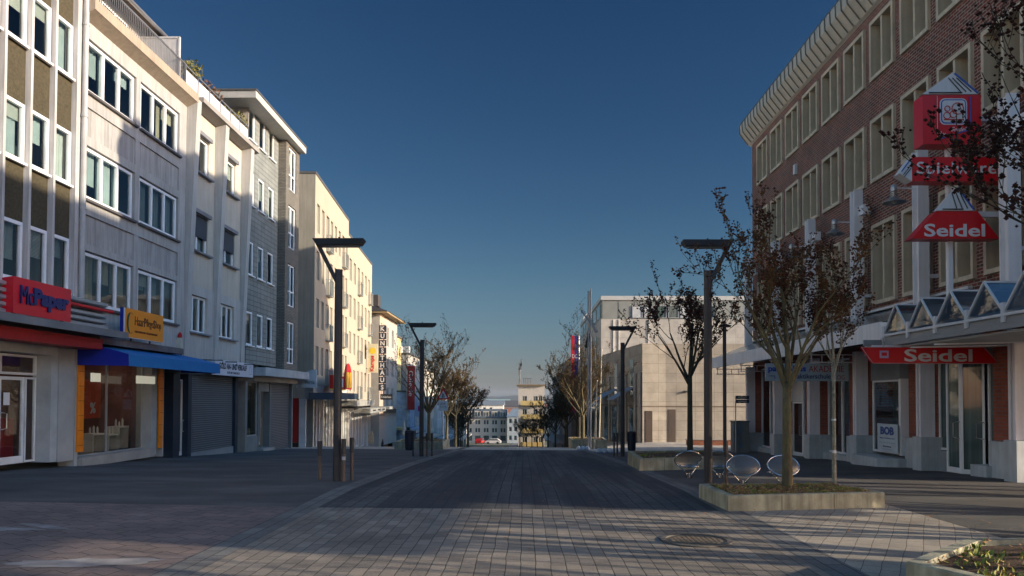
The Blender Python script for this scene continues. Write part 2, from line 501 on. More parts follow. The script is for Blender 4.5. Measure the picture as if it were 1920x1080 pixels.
# pale repair patches let into the left pavement
PATCH = M('repair_mortar', (.27, .25, .245), .9, var=.3, sc=3, bump=.4, bsc=20)
def blob(name, cx, cy, rx, ry, ang, mat, seed, dz=.005, n=26):
    rr = random.Random(seed)
    mb = MB()
    vs = [(cx, cy, dz)]
    for k in range(n):
        a = 2 * math.pi * k / n
        q = 1 + rr.uniform(-.22, .22)
        x, y = rx * q * math.cos(a), ry * q * math.sin(a)
        vs.append((cx + x * math.cos(ang) - y * math.sin(ang), cy + x * math.sin(ang) + y * math.cos(ang), dz))
    mb.add(vs, [(0, 1 + k, 1 + (k + 1) % n) for k in range(n)])
    return tag(mb.build(name, mat), kind='structure')
blob('patched_pavement', -4.35, 7.65, .75, .2, R(8), PATCH, 3)
blob('patched_pavement', -7.0, 9.55, 1.0, .12, R(-4), PATCH, 5)
blob('patched_pavement', -6.1, 9.75, .5, .08, R(-25), PATCH, 6)

# manhole
mh = empty('manhole_cover', (2.02, 9.05, .004))
tag(mh, 'round cast iron manhole cover with a grid pattern set in the sunlit road pavers', 'manhole cover')
mb = MB(); n = 40
IRON = M('cast_iron', (.17, .135, .10), .7, .0, var=.3, sc=9, bump=.3)
mb.add([(0, 0, .004)] + [(.34 * math.cos(2 * math.pi * k / n), .34 * math.sin(2 * math.pi * k / n), .004) for k in range(n)], [(0, 1 + k, 1 + (k + 1) % n) for k in range(n)])
for i in range(-5, 6):
    for j in range(-5, 6):
        x, y = i * .055, j * .055
        if x * x + y * y < .29 ** 2: mb.box(x - .018, x + .018, y - .018, y + .018, .0045, .012)
mb.build('cover_plate', IRON, mh)
mb = MB()
def ring(mb, r0, r1, z0, z1, n=40):
    vs = []
    for k in range(n):
        c, s = math.cos(2 * math.pi * k / n), math.sin(2 * math.pi * k / n)
        vs += [(r0 * c, r0 * s, z0), (r0 * c, r0 * s, z1), (r1 * c, r1 * s, z1), (r1 * c, r1 * s, z0)]
    fs = []
    for k in range(n):
        a, b = 4 * k, 4 * ((k + 1) % n)
        for q in range(3): fs.append((a + q, b + q, b + q + 1, a + q + 1))
    mb.add(vs, fs)
ring(mb, .35, .41, .002, .014)
mb.build('surround_ring', M('manhole_ring', (.13, .115, .10), .8, bump=.3), mh)
def EM(name, c, s):
    t = NT(name); t.set(Base_Color=c, Emission_Color=c, Emission_Strength=s); return t.mat
# ------------------------------------------------------------------ windows
_wc = {}
CURTS = [CURT, CURT, M('curtain_white', (.68, .68, .64), .9, rnd=.4), M('curtain_cream', (.52, .45, .33), .9, rnd=.4)]
BLND = M('slat_blind', (.6, .58, .52), .6)
def window(parent, x, y, z, w, h, n=2, fw=.07, d=.07, frame=None, glass=None, curtain=True, tr=None, cmat=None, sill=None, name='window', seed=None):
    """a window unit of its own: frame with n lights, one pane sheet, a curtain behind; lower left corner at x, z; front at depth y"""
    frame = frame or PVC; glass = glass or GL
    key = (round(w, 3), round(h, 3), n, fw, d, frame.name, glass.name, tr, sill.name if sill else None)
    if key not in _wc:
        mb = MB()
        mb.box(0, w, 0, d, 0, fw); mb.box(0, w, 0, d, h - fw, h)
        mb.box(0, fw, 0, d, fw, h - fw); mb.box(w - fw, w, 0, d, fw, h - fw)
        for k in range(1, n):
            c = w * k / n
            mb.box(c - fw * .55, c + fw * .55, -.004, d, fw, h - fw)
            if tr: pass
        if tr:
            for k in range(n):
                a = fw if k == 0 else w * k / n + fw * .55; b = w - fw if k == n - 1 else w * (k + 1) / n - fw * .55
                mb.box(a, b, -.003, d - .003, tr - fw * .5, tr + fw * .5)
        # inner sash lines
        g = MB(); g.add([(fw, d * .6, fw), (w - fw, d * .6, fw), (w - fw, d * .6, h - fw), (fw, d * .6, h - fw)], [(0, 1, 2, 3)])
        s = None
        if sill:
            s = MB().box(-.05, w + .05, -.12, .0, -.05, -.004).mesh('sill', sill)
        _wc[key] = (mb.mesh('window', frame), g.mesh('pane', glass), s)
    fm, gm, sm = _wc[key]
    o = bpy.data.objects.new(name, fm); COL.objects.link(o); o.parent = parent; o.location = (x, y, z)
    p = bpy.data.objects.new('pane', gm); COL.objects.link(p); p.parent = o
    if sm:
        q = bpy.data.objects.new('sill', sm); COL.objects.link(q); q.parent = o
    if curtain:
        rr = random.Random(seed if seed is not None else int(x * 131 + z * 977))
        c = MB()
        y1 = d + .12
        for k in range(n):
            a = w * k / n + .02; b = w * (k + 1) / n - .02
            mode = rr.random() * 1.12
            if mode < .35: a2, b2, zt = a, a + (b - a) * rr.uniform(.25, .6), .02
            elif mode < .6: a2, b2, zt = a + (b - a) * rr.uniform(.4, .7), b, .02
            elif mode < .85: a2, b2, zt = a, b, h * rr.uniform(.3, .75)
            else: a2, b2, zt = a, b, .02
            m = 14
            vs = []
            for i in range(m + 1):
                xx = a2 + (b2 - a2) * i / m; yy = y1 + .025 * math.sin(i * 2.4)
                vs += [(xx, yy, zt), (xx, yy, h - .02)]
            c.add(vs, [(2 * i, 2 * i + 2, 2 * i + 3, 2 * i + 1) for i in range(m)])
        c.build('curtain', cmat or rr.choice(CURTS), o)
        if rr.random() < .3:
            q = MB(); k = rr.randrange(n); hb = h * rr.uniform(.25, .6); z_ = h - fw
            while z_ > h - hb: q.box(w * k / n + .03, w * (k + 1) / n - .03, d + .05, d + .065, z_ - .022, z_); z_ -= .034
            q.build('blind', BLND, o)
    return o

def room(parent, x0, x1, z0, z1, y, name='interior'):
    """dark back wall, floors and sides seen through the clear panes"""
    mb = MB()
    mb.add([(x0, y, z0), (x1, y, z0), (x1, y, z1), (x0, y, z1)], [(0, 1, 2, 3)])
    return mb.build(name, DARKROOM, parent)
def shell(parent, x0, x1, z0, z1, depth, mat, y0=.02, name='side_wall', roof=True):
    """side walls, back wall and roof slab of a house body, the street facade left open"""
    mb = MB()
    vs = [(x0, y0, z0), (x1, y0, z0), (x1, depth, z0), (x0, depth, z0), (x0, y0, z1), (x1, y0, z1), (x1, depth, z1), (x0, depth, z1)]
    fs = [(0, 4, 7, 3), (1, 2, 6, 5), (3, 7, 6, 2)]
    if roof: fs.append((4, 5, 6, 7))
    mb.add(vs, fs)
    return mb.build(name, mat, parent)

# ------------------------------------------------------------------ A: stationer's building with narrow windows
A, az = left_frame('office_building', -12, 11.5, z=0)
tag(A, 'building with brown speckled panels between slim white posts above the red stationery sign', 'building')
AX1 = 20.35 - 11.5
PANEL = M('brown_pebble_panel', (.065, .053, .030), .9, var=.3, sc=14, bump=.5, bsc=60)
starts = [19.28 - 11.5 - .945 * k for k in range(9)]
rows = [4.42, 7.27, 10.12, 12.97]
holes = [(s, s + .78, r, r + 1.42) for s in starts for r in rows]
mb = MB(); mb.wall(starts[-1] - .3, starts[0] + .9, 3.45, 15.6, .09, .12, holes)
mb.build('spandrel_panels', PANEL, A)
mb = MB()
for s in starts + [starts[0] + .945]:
    mb.box(s - .125, s - .04, -.06, .085, 3.45, 15.6)
mb.box(starts[0] + .91, AX1 - .005, -.06, .4, 3.45, 15.6)
mb.each('facade_post', CONC_W, A)
for r in rows:
    for s in starts:
        window(A, s, .05, r, .78, 1.42, 1, fw=.085, d=.08, seed=int(s * 50 + r * 7))
mb = MB()
for r in rows:
    for s in starts: mb.box(s - .03, s + .80, -.03, .048, r - .06, r - .005)
mb.each('sill', PVC, A)
shell(A, 0, AX1 - .01, 3.45, 15.6, 12, CONC_W, y0=.15, name='side_wall')
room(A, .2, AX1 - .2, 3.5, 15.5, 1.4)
# corrugated fascia, canopy slab, red strip
mb = MB()
for k in range(5):
    z0 = 3.5 + k * .155
    mb.prism([(-.42, z0), (-.52, z0 + .03), (-.52, z0 + .10), (-.42, z0 + .135), (.0, z0 + .135), (.0, z0)], .5, AX1 + .62, 'x')
mb.build('ribbed_fascia', ALU, A)
mb = MB(); mb.box(0, AX1 + .72, -1.0, -.02, 3.30, 3.42); mb.box(0, AX1 + .74, -1.04, -.98, 3.27, 3.45)
mb.build('canopy_slab', M('canopy_metal', (.20, .21, .23), .5, .3), A)
mb = MB(); mb.tube([(6.5, -.56, 4.02), (AX1 + .8, -.56, 4.02)], .045, 8)
mb.build('red_tube', RED, A)
mb = MB(); mb.box(.2, AX1 + .02, -.72, -.12, 2.93, 3.17); mb.box(.2, AX1 + .03, -.74, -.70, 3.13, 3.2)
mb.build('red_valance', M('faded_red_panel', (.30, .012, .012), .55, streak=.2), A)
# ground floor
PIL = M('grey_pillar_concrete', (.33, .345, .355), .85, var=.12, bump=.15)
mb = MB(); mb.box(8.14, AX1 - .02, .0, .5, -.02, 3.28); mb.build('pillar', PIL, A)
mb = MB(); mb.box(7.86, 8.137, .03, .5, 0, 2.72); mb.box(.0, 8.137, .03, .5, 2.723, 3.28); mb.each('door_surround', M('light_door_surround', (.36, .39, .41), .6), A)
DOORW = M('white_door_metal', (.60, .62, .66), .4)
def glazed_door(parent, x, y, z, w, h, frame, fw=.08, handle_side=1, name='door', glass=None):
    mb = MB(); mb.box(0, w, 0, .05, 0, fw * 2.2); mb.box(0, w, 0, .05, h - fw, h); mb.box(0, fw, 0, .05, fw * 2.2, h - fw); mb.box(w - fw, w, 0, .05, fw * 2.2, h - fw)
    d = mb.build(name, frame, parent, loc=(x, y, z))
    g = MB(); g.add([(fw, .03, fw * 2.2), (w - fw, .03, fw * 2.2), (w - fw, .03, h - fw), (fw, .03, h - fw)], [(0, 1, 2, 3)]); g.build('pane', glass or GLS, d)
    hx = w - fw * .6 if handle_side > 0 else fw * .6
    hb = MB(); s = -1 if handle_side > 0 else 1
    hb.tube([(hx, 0, 1.25), (hx + s * .01, -.07, 1.25), (hx + s * .13, -.08, 1.22), (hx + s * .13, -.08, .88), (hx + s * .01, -.07, .85), (hx, 0, .85)], .014, 6)
    hb.build('handle', GALV, d)
    return d
dz0 = -.0
for i, (x, w) in enumerate(((5.55, .92), (6.49, .92))):
    glazed_door(A, x, .42, .03, w, 2.12, DOORW, handle_side=1 if i == 0 else -1)
window(A, 7.43, .40, .03, .42, 2.12, 1, fw=.05, d=.06, frame=DOORW, glass=GLS, curtain=False, name='side_light')
window(A, 5.55, .40, 2.2, .92, .5, 1, fw=.06, d=.06, frame=DOORW, glass=GLS, curtain=False, name='top_light')
window(A, 6.49, .40, 2.2, 1.36, .5, 1, fw=.06, d=.06, frame=DOORW, glass=GLS, curtain=False, name='top_light')
window(A, 1.5, .40, .3, 4.0, 2.4, 2, fw=.06, d=.06, frame=DOORW, glass=GLS, curtain=False, name='shop_window')
mb = MB(); mb.add([(.2, 3.2, 0), (8.1, 3.2, 0), (8.1, 3.2, 3.2), (.2, 3.2, 3.2)], [(0, 1, 2, 3)])
mb.add([(.2, .5, .01), (8.1, .5, .01), (8.1, 3.2, .01), (.2, 3.2, .01)], [(0, 1, 2, 3)])
mb.build('shop_interior', M('shop_wall', (.12, .10, .08), .8, var=.4, sc=2), A)
MB().box(5.2, 7.8, 1.7, 1.8, 2.95, 3.0).build('added_glow_strip', EM('added_glow_white', (1, .9, .75), 3.0), A)  # added glowing strip, brightens the dim stationery shop behind the glass
ct = MB().box(6.3, 7.75, .9, 1.5, .0, 1.12); ct.box(4.8, 5.7, .9, 1.3, 0, 1.0).build('counter', M('red_counter', (.32, .01, .012), .5), A)
mb = MB(); mb.box(6.62, 6.84, .395, .40, 1.46, 1.76); mb.build('notice', WHITE, A)
mb = MB(); mb.box(5.95, 6.2, .395, .40, 1.18, 1.4); mb.build('notice', M('yellow_paper', (.75, .6, .02), .6), A)
mb = MB(); mb.box(1.5, 5.5, .41, .5, 0, .3); mb.build('plinth', PIL, A)

# the red shop sign
S = empty('shop_sign', (-11.48, 17.85, 3.52), R(90))
tag(S, 'long red box sign with dark blue letters above the white glass doors', 'sign')
mb = MB(); mb.prism([(-.16, 0), (-.16, .82), (.10, .78), (.10, .04)], -1.05, 1.12, 'x')
mb.build('sign_box', M('sign_red', (.55, .012, .025), .35, var=.04), S)
DB = M('sign_blue', (.012, .018, .12), .35, var=.02)
text('Mc', S, -.62, -.185, .44, w=.44, h=.42, mat=DB, extrude=.02, bold=.0)
text('Paper', S, .30, -.185, .40, w=1.36, h=.50, mat=DB, extrude=.02, bold=.05)
mb = MB(); mb.box(-.9, -.86, -.1, .1, -.12, .02); mb.box(.9, .94, -.1, .1, -.12, .02); mb.each('bracket', STEEL, S)

# drain pipe between the first two houses
dp = empty('drain_pipe', (-11.86, 20.33, 3.4)); tag(dp, 'pale vertical rain pipe in the joint between the panelled and the plastered building', 'drain pipe')
mb = MB(); mb.tube([(0, 0, 0), (0, 0, 12.4)], .075, 12)
for k in range(5): mb.tube([(0, 0, .8 + k * 2.5), (0, 0, .87 + k * 2.5)], .09, 12)
mb.build('pipe', M('pipe_paint', (.42, .42, .42), .5, streak=.3), dp, smooth=False)

# ------------------------------------------------------------------ B: white plastered building with triple windows
B, bz = left_frame('apartment_building', -12, 20.45, z=0)
tag(B, 'white plastered building with triple windows and a roof terrace above the blue awning', 'building')
BL = 26.85 - 20.45
wins = [(.28, 2.82), (3.20, 5.80)]
srow = [4.22, 7.12, 10.08]
holes = [(a - .06, b + .06, r - .03, r + 1.46) for (a, b) in wins for r in srow]
# recess panels under the windows are cut as shallow pockets
holes += [(a - .06, b + .06, r - 1.25, r - .45) for (a, b) in wins for r in srow[1:]]
mb = MB(); mb.wall(-.1, BL, 3.3, 12.35, .0, .13, holes)
PLAST = M('white_plaster', (.42, .405, .39), .9, var=.16, sc=.7, bump=.12, bsc=30, streak=.3)
mb.build('front_wall', PLAST, B)
mb = MB()
for (a, b) in wins:
    for r in srow[1:]: mb.box(a - .06, b + .06, .05, .15, r - 1.25, r - .45)
mb.each('recessed_panel', M('panel_plaster', (.40, .385, .37), .9, var=.12, streak=.4), B)
mb = MB()
for (a, b) in wins:
    for r in srow: mb.box(a - .12, b + .1, -.09, .12, r - .10, r - .035)
mb.each('sill', M('dark_sill', (.10, .09, .09), .6), B)
for (a, b) in wins:
    for r in srow: window(B, a, .06, r, b - a, 1.42, 3, fw=.085, d=.08)
shell(B, -.08, BL, 3.3, 12.35, 12, PLAST, y0=.02)
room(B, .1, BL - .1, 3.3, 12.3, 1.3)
CORN = M('cornice_plaster', (.37, .30, .23), .85, var=.1, streak=.2)
mb = MB(); mb.prism([(.0, 11.98), (-.33, 12.14), (-.38, 12.16), (-.38, 12.46), (.3, 12.46), (.3, 11.98)], -.12, BL + .1, 'x')
mb.build('cornice', CORN, B)
mb = MB(); mb.box(-.1, BL, .3, 12, 12.36, 12.45); mb.build('terrace_floor', CONC_W, B)
# terrace railing: vertical bars
mb = MB()
x = -.2
while x < BL + .05:
    mb.bar((x, .08, 12.46), (x, .08, 13.50), .018); x += .11
mb.bar((-.1, .08, 13.52), (BL + .1, .08, 13.52), .045); mb.bar((-.1, .08, 12.58), (BL + .1, .08, 12.58), .03)
mb.build('terrace_railing', GALV, B)
# privacy screen and set back penthouse
mb = MB(); mb.box(6.0, 6.05, .16, 1.9, 12.5, 14.25); mb.box(5.98, 6.07, .14, 1.9, 14.253, 14.32); mb.box(5.98, 6.07, .10, .155, 12.46, 14.32)
mb.build('privacy_screen', M('screen_panel', (.50, .50, .51), .6, streak=.15), B)
mb = MB(); mb.box(-.1, 6.3, 1.5, 10, 12.45, 14.6); mb.build('penthouse_wall', PLAST, B)
mb = MB(); mb.prism([(.85, 14.55), (.9, 14.7), (6, 16.2), (10.5, 14.7)], -.1, 6.5, 'x')
mb.build('penthouse_roof', M('roof_tiles', (.10, .075, .06), .8, var=.3, sc=8, bump=.3), B)
mb = MB(); mb.tube([(-.1, .82, 14.55), (6.5, .82, 14.55)], .07, 8); mb.build('gutter', GALV, B)
window(B, .6, 1.43, 12.75, 1.6, 1.5, 2, glass=DG, curtain=False); window(B, 3.4, 1.43, 12.75, 1.6, 1.5, 2, glass=DG, curtain=False)
# shop front: slab, glass, posts
mb = MB(); mb.box(-.02, 5.05, -.62, -.01, 3.10, 3.29); mb.build('fascia_slab', M('brown_fascia', (.15, .13, .13), .7, streak=.3), B)
mb = MB(); mb.box(-.08, BL, .0, .4, 2.86, 3.098); mb.box(-.08, .08, 0, .4, -.2, 2.86); mb.box(4.15, 4.52, 0, .5, -.2, 2.86)
mb.box(4.9, 5.0, 0, .4, -.3, 2.86); mb.each('shop_pillar', PIL, B)
ORG = M('orange_panel', (.75, .22, .008), .5, var=.12, sc=4, streak=.12)
mb = MB()
for (a, b) in ((-.02, .26), (4.56, 4.84)):
    mb.box(a, b, -.05, -.004, .18 if a < 1 else .0, 2.6)
mb.each('advertising_panel', ORG, B)
mb = MB()
for k in range(6):
    z = .35 + k * .4
    mb.box(-.0, .24, -.058, -.052, z, z + .012); mb.box(4.58, 4.82, -.058, -.052, z, z + .012)
mb.build('panel_line', M('dark_line', (.12, .04, .005), .6), B)
mb = MB(); mb.box(.1, 4.15, -.12, .55, -.24, .02); mb.build('entrance_step', M('pale_stone', (.3, .29, .28), .8), B)
window(B, .30, .30, .02, 1.75, 2.82, 1, fw=.035, d=.04, frame=ALU, glass=GLS, curtain=False, name='shop_window')
window(B, 2.05, .30, .02, 2.1, 2.82, 1, fw=.035, d=.04, frame=ALU, glass=GLS, curtain=False, name='shop_window')
mb = MB()
mb.add([(.1, 3.6, -.1), (4.4, 3.6, -.1), (4.4, 3.6, 2.9), (.1, 3.6, 2.9)], [(0, 1, 2, 3)])
mb.add([(.1, .3, -.0), (.1, 3.6, 0), (.1, 3.6, 2.9), (.1, .3, 2.9)], [(0, 1, 2, 3)])
mb.add([(4.4, .3, -.0), (4.4, 3.6, 0), (4.4, 3.6, 2.9), (4.4, .3, 2.9)], [(0, 1, 2, 3)])
mb.add([(.1, .3, 2.85), (4.4, .3, 2.85), (4.4, 3.6, 2.85), (.1, 3.6, 2.85)], [(0, 1, 2, 3)])
mb.add([(.1, .3, .015), (4.4, .3, .015), (4.4, 3.6, .015), (.1, 3.6, .015)], [(0, 1, 2, 3)], 1)
mb.build('shop_interior', [M('shop_dark_wall', (.16, .06, .05), .8, var=.4), M('shop_floor', (.18, .17, .16), .6)], B)
mb = MB()
for k in range(5): mb.box(.5, 4.1, 3.2, 3.58, .1 + .5 * k, .14 + .5 * k)
for k in range(7): mb.box(.5 + k * .6, .53 + k * .6, 3.2, 3.58, .1, 2.3)
mb.build('shelving', M('dark_red_shelf', (.45, .03, .03), .5), B)
rr = random.Random(4)
mb = MB()
for k in range(4):
    x = .55
    while x < 4.0:
        w = rr.uniform(.06, .16); mb.box(x, x + w, 3.22, 3.4, .142 + .5 * k, .142 + .5 * k + rr.uniform(.15, .36), rr.randrange(3)); x += w + rr.uniform(.02, .15)
mb.build('goods', [M('goods_red', (.45, .03, .04), .5), M('goods_white', (.6, .6, .55), .5), M('goods_dark', (.10, .08, .1), .5)], B)
MB().box(.5, 4.0, 1.5, 1.62, 2.78, 2.82).build('added_glow_strip', EM('added_glow_warm', (1, .85, .65), 5.0), B)  # added glow without a seen fitting, lifts the hair care shop
mb = MB(); mb.box(2.42, 2.68, 1.6, 1.9, .02, 2.84); mb.build('orange_column', ORG, B)

# display things in the shop window
ps = empty('window_poster', (-12.42, 21.95, 1.15), R(90)); tag(ps, 'orange red poster with a percent sign hanging behind the shop glass under the blue awning', 'poster')
MB().box(-.42, .42, 0, .02, -.1, 1.0).build('sheet', M('poster_red', (.55, .06, .01), .5), ps)
text('%', ps, .0, -.012, .20, h=.32, mat=WHITE, extrude=.003, bold=.04)
def display_table(x, w, h, label):
    d = empty('display_table', (-12.75, x, .02), R(90)); tag(d, label, 'table', 'white display tables behind the shop glass')
    MB().box(0, w, 0, .4, h - .05, h).build('table_top', WHITE, d)
    for a in (0, w - .05): MB().box(a, a + .05, .01, .39, 0, h - .052).build('leg', WHITE, d)
    q = random.Random(int(x * 10))
    for k in range(3):
        c = empty('bottle', (-12.92, x + .12 + k * .2, .02 + h)); tag(c, 'small pale bottle of hair care on a white display table', 'bottle', 'bottles on the display tables')
        hh = q.uniform(.1, .2); MB().tube([(0, 0, 0), (0, 0, hh), (0, 0, hh + .02), (0, 0, hh + .05)], [.03, .03, .012, .012], 8).build('bottle_body', WHITE, c)
display_table(22.6, .7, .55, 'lower white display table on the left behind the shop glass')
display_table(23.45, .55, .5, 'middle white display table behind the shop glass')
display_table(24.05, .6, .72, 'taller white display table on the right behind the shop glass')

# orange sign
S = empty('shop_sign', (-11.32, 21.35, 3.36), R(90))
tag(S, 'orange rectangular sign with a green crescent and a blue side above the blue awning', 'sign')
mb = MB(); mb.box(0, 2.28, -.12, .02, 0, .82); mb.build('sign_box', M('sign_orange', (.80, .26, .008), .45, var=.05), S)
MB().box(-.01, 2.29, -.125, -.03, -.012, -.001).build('edge', WHITE, S)
mb = MB(); mb.box(-.012, -.002, -.08, .02, 0, .82); mb.build('blue_side', M('side_blue', (.01, .03, .30), .4), S)
mb = MB(); mb.box(-.014, -.003, -.122, -.082, 0, .82); mb.build('white_edge', WHITE, S)
GRN = M('dark_green', (.01, .07, .02), .5)
DBR = M('dark_brown_letter', (.07, .02, .01), .5)
mb = MB()
pts = []; n = 22
for k in range(n + 1):
    a = R(60) + R(245) * k / n
    wd = .045 * math.sin(math.pi * min(1, (k + 2) / (n + 2))) + .008
    pts.append((.30 + .17 * math.cos(a), .41 + .30 * math.sin(a), wd))
vs = []
for (x, z, w) in pts: vs += [(x - w, -.128, z), (x + w, -.128, z)]
mb.add(vs, [(2 * i, 2 * i + 1, 2 * i + 3, 2 * i + 2) for i in range(n)]); mb.build('crescent_emblem', GRN, S)
text('Haar', S, .80, -.125, .50, w=.52, h=.26, mat=DBR, extrude=.004)
text('P', S, 1.14, -.125, .50, w=.13, h=.26, mat=DBR, extrude=.004, bold=.03)
text('flege', S, 1.42, -.125, .47, w=.40, h=.30, mat=DBR, extrude=.004)
text('S', S, 1.71, -.125, .50, w=.14, h=.26, mat=DBR, extrude=.004, bold=.03)
text('hop', S, 1.97, -.125, .47, w=.32, h=.28, mat=DBR, extrude=.004)
text('FRISEURBEDARF FÜR JEDERMANN', S, 1.22, -.125, .19, w=1.35, h=.085, mat=M('red_brown_letter', (.16, .02, .01), .5), extrude=.004, bold=.01)
mb = MB(); mb.box(.6, .64, 0, .04, -.08, 0); mb.box(1.7, 1.74, 0, .04, -.08, 0); mb.each('bracket', STEEL, S)

# blue awning
aw = empty('awning', (-12, 20.42, 2.4), R(90)); tag(aw, 'long blue sloping fabric awning with a deep blue side over the hair care shop window', 'awning')
BLUE = M('awning_blue', (.02, .17, .44), .7, var=.08, bump=.1); BLUE2 = M('awning_blue_side', (.008, .02, .30), .7, var=.05)
mb = MB()
L = 6.2
ns = 14
vs = []
for i in range(ns + 1):
    x = L * i / ns; sag = .012 * math.sin(i * math.pi)
    vs += [(x, -.02, .74), (x, -.72, .60 - .02 * (i % 2)), (x, -1.4, .42), (x, -1.41, .10)]
for i in range(ns):
    for k in range(3): mb.f.append((4 * i + k, 4 * i + 4 + k, 4 * i + 5 + k, 4 * i + 1 + k)); mb.m.append(0)
mb.v = vs
aw_c = mb.build('canopy', BLUE, aw)
mb = MB()
for x in (-.003, L + .003):
    mb.add([(x, -.02, .74), (x, -.72, .60), (x, -1.4, .42), (x, -1.41, .10), (x, -.02, .12)], [(0, 1, 2, 3, 4)])
mb.each('side_panel', BLUE2, aw)
mb = MB(); mb.tube([(0, -1.38, .12), (L, -1.38, .12)], .02, 6); mb.tube([(.1, -.02, .3), (.1, -1.36, .14)], .015, 6); mb.tube([(L - .1, -.02, .3), (L - .1, -1.36, .14)], .015, 6); mb.build('frame', ALU, aw)
SIGNLIT = EM('lit_sign_board', (.62, .60, .48), .35)
# shop name lamps under the awning
for (yy, w) in ((20.75, .4), (23.2, 1.1)):
    lb = empty('hanging_sign', (-11.75, yy, 2.3), R(90)); tag(lb, 'small pale sign hanging under the blue awning, ' + ('at its near end' if w < 1 else 'before the middle of the glass'), 'sign')
    MB().box(0, w, 0, .06, -.22, .02).build('sign_board', SIGNLIT, lb)

# security siren lamp beside the sign
al = empty('alarm_lamp', (-11.93, 26.35, 3.62)); tag(al, 'small red alarm lamp on a cream box beside the orange sign', 'alarm lamp')
MB().box(-.08, .1, -.1, .1, -.3, .1).build('box', M('cream_box', (.45, .43, .36), .6), al)
MB().tube([(.03, 0, .1), (.03, 0, .22), (.03, 0, .3)], [.07, .07, .02], 10).build('lamp_dome', RED, al)

# ------------------------------------------------------------------ C: building with leaning fins
C_, cz = left_frame('fin_building', -12, 26.85, z=-.4)
tag(C_, 'pale building with three tapering fins between its windows and a planted roof terrace', 'building')
o = .4
CL = 32.85 - 26.85
FIN = M('fin_concrete', (.47, .45, .43), .85, var=.12, sc=.9, bump=.1, streak=.2)
BEI = M('beige_panel', (.52, .47, .40), .9, var=.1, sc=.8, bump=.1, streak=.15)
cw = [(.42, 2.05), (3.15, 4.75)]
holes = [(a, b, r + o, r + 1.36 + o) for (a, b) in cw for r in (4.05, 7.05, 9.98)]
mb = MB(); mb.wall(0, CL, 2.95 + o, 12.3 + o, .05, .2, holes)
mb.build('front_wall', BEI, C_)
mb = MB(); mb.wall(0, CL, 2.95 + o, 5.75 + o, .02, .03, [h for h in holes if h[2] < 5]); mb.build('lower_wall', FIN, C_)
for (a, b) in cw:
    for i, r in enumerate((4.05, 7.05, 9.98)):
        window(C_, a, .12, r + o, b - a, 1.34, 2 if i else 3, fw=.075, d=.07)
mb = MB()
for (a, b) in cw:
    mb.box(a + .03, b - .03, .07, .11, 7.6 + o, 8.4 + o)
mb.box(3.2, 4.7, .065, .068, 7.62 + o, 8.38 + o)
mb.each('roller_blind', M('dark_blind', (.05, .055, .07), .6, var=.1), C_)
mb = MB()
for (a, b) in cw:
    for r in (4.05, 7.05, 9.98): mb.box(a - .1, b + .22, -.1, .05, r - .07 + o, r - .01 + o)
    mb.box(a - .05, b + .05, -.1, .0, 8.42 + o, 8.56 + o); mb.box(a - .05, b + .05, -.1, .0, 11.36 + o, 11.5 + o)
mb.each('sill', M('grey_sill', (.2, .2, .22), .6), C_)
mb = MB()
for x in (.02, 2.62, 5.42):
    mb.prism([(.04, 2.95 + o), (-.03, 2.95 + o), (-.38, 12.28 + o), (.04, 12.28 + o)], x, x + .34, 'x')
mb.each('fin', FIN, C_)
shell(C_, 0, CL, 2.95 + o, 12.3 + o, 12, BEI, y0=.1)
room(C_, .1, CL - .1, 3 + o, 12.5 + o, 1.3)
mb = MB(); mb.prism([(.0, 12.22 + o), (-.42, 12.3 + o), (-.45, 12.3 + o), (-.45, 12.48 + o), (.3, 12.48 + o), (.3, 12.22 + o)], .36, CL + .2, 'x')
mb.build('cornice', M('cornice_dark_edge', (.30, .28, .26), .8), C_)
mb = MB(); mb.box(0, CL, .31, 12, 12.3 + o, 12.47 + o); mb.build('terrace_floor', CONC_W, C_)
mb = MB()
nP = 6; x0 = -.1; x1 = CL + .1
for k in range(nP):
    a = x0 + (x1 - x0) * k / nP; b = x0 + (x1 - x0) * (k + 1) / nP
    mb.box(a + .03, b - .03, .02, .04, 12.55 + o, 13.3 + o)
mb.each('balustrade_panel', M('balustrade_white', (.60, .60, .62), .6, streak=.1), C_)
mb = MB()
for k in range(nP + 1):
    a = x0 + (x1 - x0) * k / nP; mb.box(a - .02, a + .02, .0, .06, 12.48 + o, 13.42 + o)
mb.bar((x0, .03, 13.44 + o), (x1, .03, 13.44 + o), .05); mb.build('handrail', GALV, C_)
# ground floor of C: dark entrance, shutter
mb = MB(); mb.box(-.6, CL, .02, .4, 2.5 + o, 2.95 + o); mb.box(-.6, -.1, .05, .4, -.2, 2.5 + o, 1); mb.box(.45, .75, .0, .4, -.2, 2.5 + o, 1); mb.box(4.95, 5.25, 0, .4, -.3, 2.5 + o, 1)
mb.each('shop_surround', [M('dark_fascia', (.08, .085, .09), .6), M('navy_panel', (.018, .03, .05), .4)], C_)
glazed_door(C_, -.1, .2, .0, .54, 2.3 + o, DOORW, fw=.06)
mb = MB(); mb.box(-.6, CL + .1, -.35, .0, 2.86 + o, 2.94 + o)
for x in (1.2, 2.6, 4.6): mb.tube([(x, -.05, 3.05 + o), (x + .2, -.85, 3.04 + o), (x + .2, -.85, 2.9 + o)], .02, 5)
mb.each('sign_bracket', STEEL, C_)
t = NT('roller_grille')     # punched steel shutter
oc = t.tc.outputs['Object']
sp = t.new('ShaderNodeSeparateXYZ'); t.link(oc, sp.inputs[0])
wv = t.math('SINE', t.math('MULTIPLY', sp.outputs[2], 78.0))
wx = t.math('SINE', t.math('MULTIPLY', sp.outputs[0], 60.0))
cc = t.ramp(t.math('MULTIPLY_ADD', t.math('ADD', wv, wx), .25, .5), [(.2, (.05, .055, .06)), (.8, (.22, .23, .25))])
